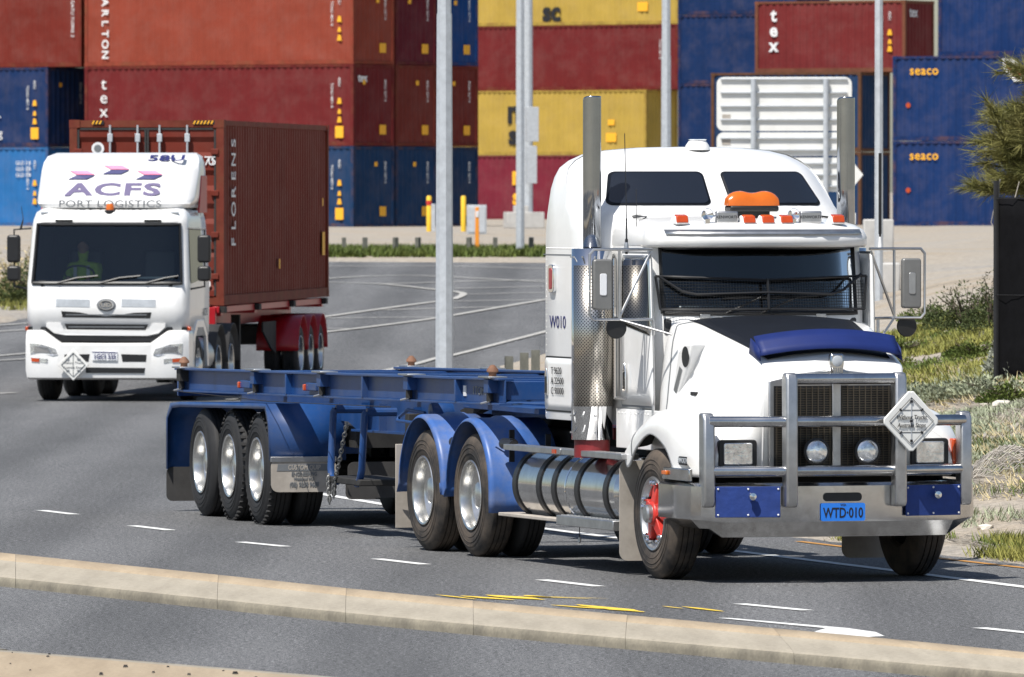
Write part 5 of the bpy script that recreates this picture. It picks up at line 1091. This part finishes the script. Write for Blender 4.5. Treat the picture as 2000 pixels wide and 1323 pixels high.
MB().tube([(.024,0,.18),(.024,.18,0),(.024,0,-.18),(.024,-.18,0),(.024,0,.18)],.007,5).build('placard_groove','greyink',dm2); MB().box((.022,0,0),(.006,.01,.36)).build('placard_hinge','greyink',dm2); text('Without Trucks',.05,'greyink',dm2,(.024,0,.03),(1,0,0)); text('Australia Stops',.05,'greyink',dm2,(.024,0,-.04),(1,0,0))
for t in range(4): a=PI/4+t*PI/2; MB().box((.026,.12*math.cos(a),.12*math.sin(a)),(.012,.05,.02)).build('placard_clip','greyink',dm2)
# roof deflector
dl=[(2.93,4.2,1.13),(2.99,4.22,1.17),(3.03,4.12,1.2),(3.1,4.02,1.21),(3.5,3.62,1.215),(3.62,3.5,1.2),(3.72,3.32,1.16),(3.77,3.0,1.08)]
rows=[[(x,y+CY,z) for x,y in outline(f,w_,2.5,5,.3,20,.1)] for z,f,w_ in dl]; mb=MB().rows(rows,close=True); n=len(rows[0]); mb.f.append(tuple(range(len(mb.v)-n,len(mb.v)))); mb.m.append(0); df=mb.build('roof_deflector','white',Q,ang=45)
def dsurf(b,z): 
    f=float(np.interp(z,[l[0] for l in dl],[l[1] for l in dl])); w_=float(np.interp(z,[l[0] for l in dl],[l[2] for l in dl])); return f-.3*min(1,abs(b)/w_)**5
sn_=Vector((.707,0,.707))
text('ACFS',.36,'plum',df,(dsurf(0,3.2)+.008,CY,3.2),(.72,0,.7),sx=1.62,bold=.012,spacing=1.12); text('PORT LOGISTICS',.15,'greyink',df,(dsurf(0,2.99)+.04,CY,2.985),(1,0,.05),sx=1.33,spacing=1.05,bold=.003)
text('58U',.25,'navy',df,(dsurf(.72,3.67)+.02,.74+CY,3.685),(.49,0,.87),sx=1.35,bold=.006)
for b,z in ((-.52,3.42),(.0,3.5),(.52,3.42)):
    for dz,m_,sh in ((.035,'pink',-1),(-.035,'navy',1)):
        P=[(-.17-.07*sh*-1*0+(.09 if sh>0 else -.09)*-1*(1 if 0 else 1)*0,0)]
        q=[(-.2,.03),(.08,.03),(.2,-.03),(-.08,-.03)] if sh<0 else [(-.08,.03),(.2,.03),(.08,-.03),(-.2,-.03)]
        v=[]
        for o in (.004,.012):
            for y,zz in q: v.append((dsurf(b+y,z+dz+zz)+o+.004,b+y+CY,z+dz+zz+o))
        MB().add(v,[(4,5,6,7),(0,1,5,4),(1,2,6,5),(2,3,7,6),(3,0,4,7)]).build('chevron',m_,df,smooth=False)
for s in (-1,1): MB().prism([(2.5,2.85),(3.3,2.85),(3.05,3.42),(2.5,3.42)],s*1.2+CY,s*1.225+CY,'xz').build('side_fairing','tred',df,bev=.006)
be=MB().lathe([(.0,.13),(.04,.125),(.06,.09),(.062,.02)],(4.26,CY,2.87),'z',18).build('beacon','amber',Q); MB().lathe([(.085,-.03),(.085,.015),(.06,.03)],(4.26,CY,2.87),'z',18).build('beacon_base','black',be)
MB().tube([(4.33,-1.36+CY,2.6),(4.33,-1.33+CY,2.72),(4.33,-1.32+CY,2.76),(4.33,-1.35+CY,2.95)],[.02,.012,.006,.004],6).build('aerial','black',Q)
text('ACFS',.16,'greyink',cb,(2.85,1.253+CY,1.33),(0,1,0),sx=1.3)
it=MB(); it.box((4.12,CY,1.72),(.4,2.2,.16)); it.box((2.5,CY,2.0),(.05,2.2,1.6)); it.build('dashboard','inner',cb,bev=.03); MB().box((4.28,.7+CY,1.87),(.02,.55,.03)).build('dash_sign','paper',cb)
MB().box((3.1,-.55+CY,1.8),(.2,.55,1.0),(0,R(-8),0)).build('seat','black',cb,bev=.06); MB().box((3.1,.6+CY,1.8),(.2,.55,1.0),(0,R(-8),0)).build('seat','black',cb,bev=.06)
MB().tube([(3.78+.1*math.sin(t),-.55+CY+.23*math.cos(t),1.93+.12*math.sin(t)) for t in [k*2*PI/16 for k in range(17)]],.016,6).build('steering_wheel','black',cb)
cs=MB(); cs.box((-.3,0,.85),(8.4,.9,.26)); cs.box((3.3,0,.7),(1.6,1.9,.5)); cs.tube([(3.35,-1.0,.5),(3.35,1.0,.5)],.08,8); cs.build('chassis','dark',Q)
for s in (-1,1):
    wheel(Q,3.35,s*1.22+CY,s,.5,.3,.29,'rubber','plain',low=True)
    for a in (.75,-.6):
        wheel(Q,a,s*1.2+CY*.5,s,.5,.27,.29,'rubber','dish',low=True); wheel(Q,a,s*.9+CY*.5,s,.5,.27,.29,'rubber','plain',low=True)
        MB().rows([[(a+.6*math.cos(t),y,.52+.6*math.sin(t)) for t in [R(d) for d in range(0,181,12)]] for y in (s*1.24+CY*.5,s*.6)]).build('wheel_guard','flap',Q,solid=.01)
    MB().lathe([(0,1.35),(.25,1.36),(.28,1.4),(.28,2.2),(.25,2.24),(0,2.25)],(0,s*.95+CY*.5,.65),'x',24).build('fuel_tank','alu_dull',Q)
# driver in a hi-vis shirt
def person(parent_loc,rz,label):
    o=bpy.data.meshes.new('person'); J=[(0,0,.0),(0,0,.22),(.02,0,.46),(.03,0,.56),(.05,0,.68),(.05,0,.8),(.03,-.19,.47),(.18,-.25,.25),(.42,-.16,.27),(.5,-.15,.29),(.03,.19,.47),(.18,.25,.25),(.42,.16,.27),(.5,.15,.29),(.2,-.1,.0),(.45,-.12,.02),(.48,-.12,-.4),(.2,.1,.0),(.45,.12,.02),(.48,.12,-.4)]
    Ed=[(0,1),(1,2),(2,3),(3,4),(4,5),(2,6),(6,7),(7,8),(8,9),(2,10),(10,11),(11,12),(12,13),(0,14),(14,15),(15,16),(0,17),(17,18),(18,19)]
    Rd=[.17,.17,.15,.065,.1,.085,.085,.06,.045,.04,.085,.06,.045,.04,.1,.085,.06,.1,.085,.06]
    o.from_pydata(J,Ed,[]); ob=bpy.data.objects.new('person',o); C.objects.link(ob); md=ob.modifiers.new('k','SKIN')
    for i,r_ in enumerate(Rd): o.skin_vertices[0].data[i].radius=(r_,r_) if i else (r_*.8,r_)
    o.skin_vertices[0].data[0].use_root=True; s2=ob.modifiers.new('ss','SUBSURF'); s2.levels=2; s2.render_levels=2
    o.materials.append(M['hivis']); ob.location=parent_loc; ob.rotation_euler=(0,0,rz); tag(ob,label,'person')
    hd=MB().lathe([(0,-.13),(.05,-.12),(.075,-.07),(.085,0),(.085,.06),(.06,.11),(0,.125)],(.06,0,.76),'z',20); hd.box((.15,0,.75),(.03,.025,.04)); hd.build('head','skin',ob)
    MB().lathe([(.09,.02),(.094,.06),(.07,.12),(0,.135)],(.045,0,.765),'z',20).build('hair','hair',ob)
    for s in (-1,1): MB().lathe([(0,-.05),(.03,-.04),(.04,0),(.03,.05),(0,.06)],(.52,s*.15,.3),'x',10).build('hand','skin',ob); MB().box((.2,s*.1,.33),(.02,.05,.34)).build('reflective_band','platew',ob)
    return ob
px_=Q.matrix_world if 0 else Matrix.Translation((-5.716,144,0))@Matrix.Rotation(R(-96.6),4,'Z')
person(px_@Vector((3.35,-.55+CY,1.55)),R(-96.6),'driver in a yellow hi-vis shirt at the wheel of the white cab over truck')
# ---------------------------------------------------------------- red trailer under the brown container
V=root('container_trailer','red skeletal trailer carrying the brown container behind the cab over truck','trailer',(-5.716,144,0),R(-96.6))
for s in (-1,1):
    MB().box((-6.1,s*.5,1.2),(12.3,.14,.36)).build('spine_beam','tred',V,bev=.008); MB().box((-6.1,s*1.1,1.33),(12.2,.1,.1)).build('side_rail','tred',V,bev=.006)
    for a in (-8.8,-10.0,-11.2):
        wheel(V,a,s*1.22,s,.5,.27,.29,'rubber','dish',low=True); wheel(V,a,s*.92,s,.5,.27,.29,'rubber','plain',low=True)
        MB().rows([[(a+.58*math.cos(t),y,.55+.58*math.sin(t)) for t in [R(d) for d in range(0,181,10)]] for y in (s*1.26,s*.55)]).build('wheel_guard','tred',V,solid=.01)
    MB().prism([(-7.9,.5),(-7.3,.62),(-6.4,.9),(-6.4,1.05),(-7.9,1.05)],s*.9,s*.93,'xz').build('guard_stay','dark',V)
    for a in (-.2,-4,-8,-11.9): MB().box((a,s*1.16,1.33),(.25,.14,.1)).build('lock_pocket','dark',V,bev=.006)
    MB().box((-4.2,s*.8,.75),(.14,.14,.9)).build('landing_leg','dark',V,bev=.005)
for a in (-.3,-4,-8,-11.9): MB().box((a,0,1.3),(.2,2.3,.14)).build('cross_member','tred',V,bev=.006)
MB().box((.0,0,1.22),(.12,2.2,.3)).build('headboard','tred',V,bev=.01); MB().box((-10,0,.8),(3.4,1.1,.3)).build('axle_group','dark',V)
k=root('shipping_container','dark brown container with door rods riding on the red trailer','container',(-6.927,144.28,1.4),R(83.4))
BR=(.15,.028,.018); ms=cont_meshes(12.19,HC)
for nm,me in (('side_panel',ms['side_panel'][0]),('side_panel',ms['side_panel'][1]),('end_panel',ms['end_panel'][1]),('roof',ms['roof'][0]),('frame',ms['frame'][0])):
    o=bpy.data.objects.new(nm,me); C.objects.link(o); o.parent=k; o.color=(*(BR if nm!='frame' else (.16,.036,.024)),1)
for y0,y1 in ((-.14,-1.2),(-1.24,-2.3)):
    P=[(.02,.14)]; 
    for i in range(5):
        z=.35+i*.52; P+=[(.02,z-.12),(.055,z-.04),(.055,z+.12),(.02,z+.2)]
    P+=[(.02,HC-.14)]
    d=MB().rows([[(x,y,z) for x,z in P] for y in (y0,y1)]).build('door','cont',k,smooth=False); d.color=(*BR,1)
    for z in (.45,1.1,1.75,2.4): q=MB().box((.0,y0+.0 if y0>-1 else y1,z),(.05,.12,.09)).build('hinge','cont',d,bev=.01); q.color=(*BR,1)
    for yy in (y0,y1): MB().box((.012,yy,HC/2),(.012,.03,HC-.3)).build('door_seal','gasket',d)
MB().box((.01,-1.22,HC-.14),(.012,2.1,.03)).build('header_seal','gasket',k)
for y in (-.647,-1.083,-1.43,-1.867):
    rd=MB().tube([(-.02,y,.12),(-.02,y,HC-.08)],.017,8).build('lock_rod','steel',k)
    for z in (.2,HC-.28,1.2): MB().box((-.015,y,z),(.05,.08,.13 if z>2 else .06)).build('rod_bracket','steel',rd,bev=.006)
    MB().box((-.025,y-.18,1.0),(.02,.4,.03)).build('lock_handle','steel',rd)
for y0,n in ((-.4,3),(-2.0,6)):
    MB().box((-.004,y0-.03*n/2*1.4,HC-.04),(.008,.075*n*.75,.06)).build('hazard_strip','ink',k)
    for i in range(n): MB().prism([(y0+.02-i*.055,HC-.065),(y0+.045-i*.055,HC-.065),(y0+.02-i*.055,HC-.012),(y0-.005-i*.055,HC-.012)],-.012,-.008,'yz').build('hazard_stripe','yinkb',k,smooth=False)
text('TGHU 164575',.2,'winkb',k,(-.0,-1.72,2.25),(-1,0,0),ext=.003); text('0',.2,'winkb',k,(-.0,-2.24,2.25),(-1,0,0),ext=.003); text('45G1',.19,'winkb',k,(-.0,-1.92,2.0),(-1,0,0),ext=.003)
for i,tx in enumerate(('32500 KGS','71650 LBS','3900 KGS','8600 LBS','28600 KGS','63050 LBS','76.3 CUM','2694 CFT')): text(tx,.115,'winkb',k,(-.0,-1.88,1.66-i*.19-(.06 if i%2==0 else 0)),(-1,0,0),ext=.003)
MB().lathe([(0,.006),(.1,.006),(.1,0)],(.0,-.45,2.45),'x',16,sgn=-1).build('round_decal','winkb',k); MB().lathe([(0,.009),(.06,.009),(.06,.005)],(.0,-.45,2.45),'x',16,sgn=-1).build('decal_print','greyink',k); MB().lathe([(0,.006),(.075,.006),(.075,0)],(.0,-2.16,.33),'x',16,sgn=-1).build('round_decal','winkb',k)
for i,ch in enumerate('FLORENS'): text(ch,.62,'winkb',k,(1.05,-2.444,.98+i*.26),(0,-1,0),roll=PI/2,ext=.003,sx=.5,bold=.004)
for x,z,s in ((6.2,.6,.12),(11.5,.9,.3),(11.4,1.6,.1)): MB().box((x,-2.445,z),(s,.006,s*1.3)).build('warning_decal','yinkb',k,smooth=False)
flush_text()
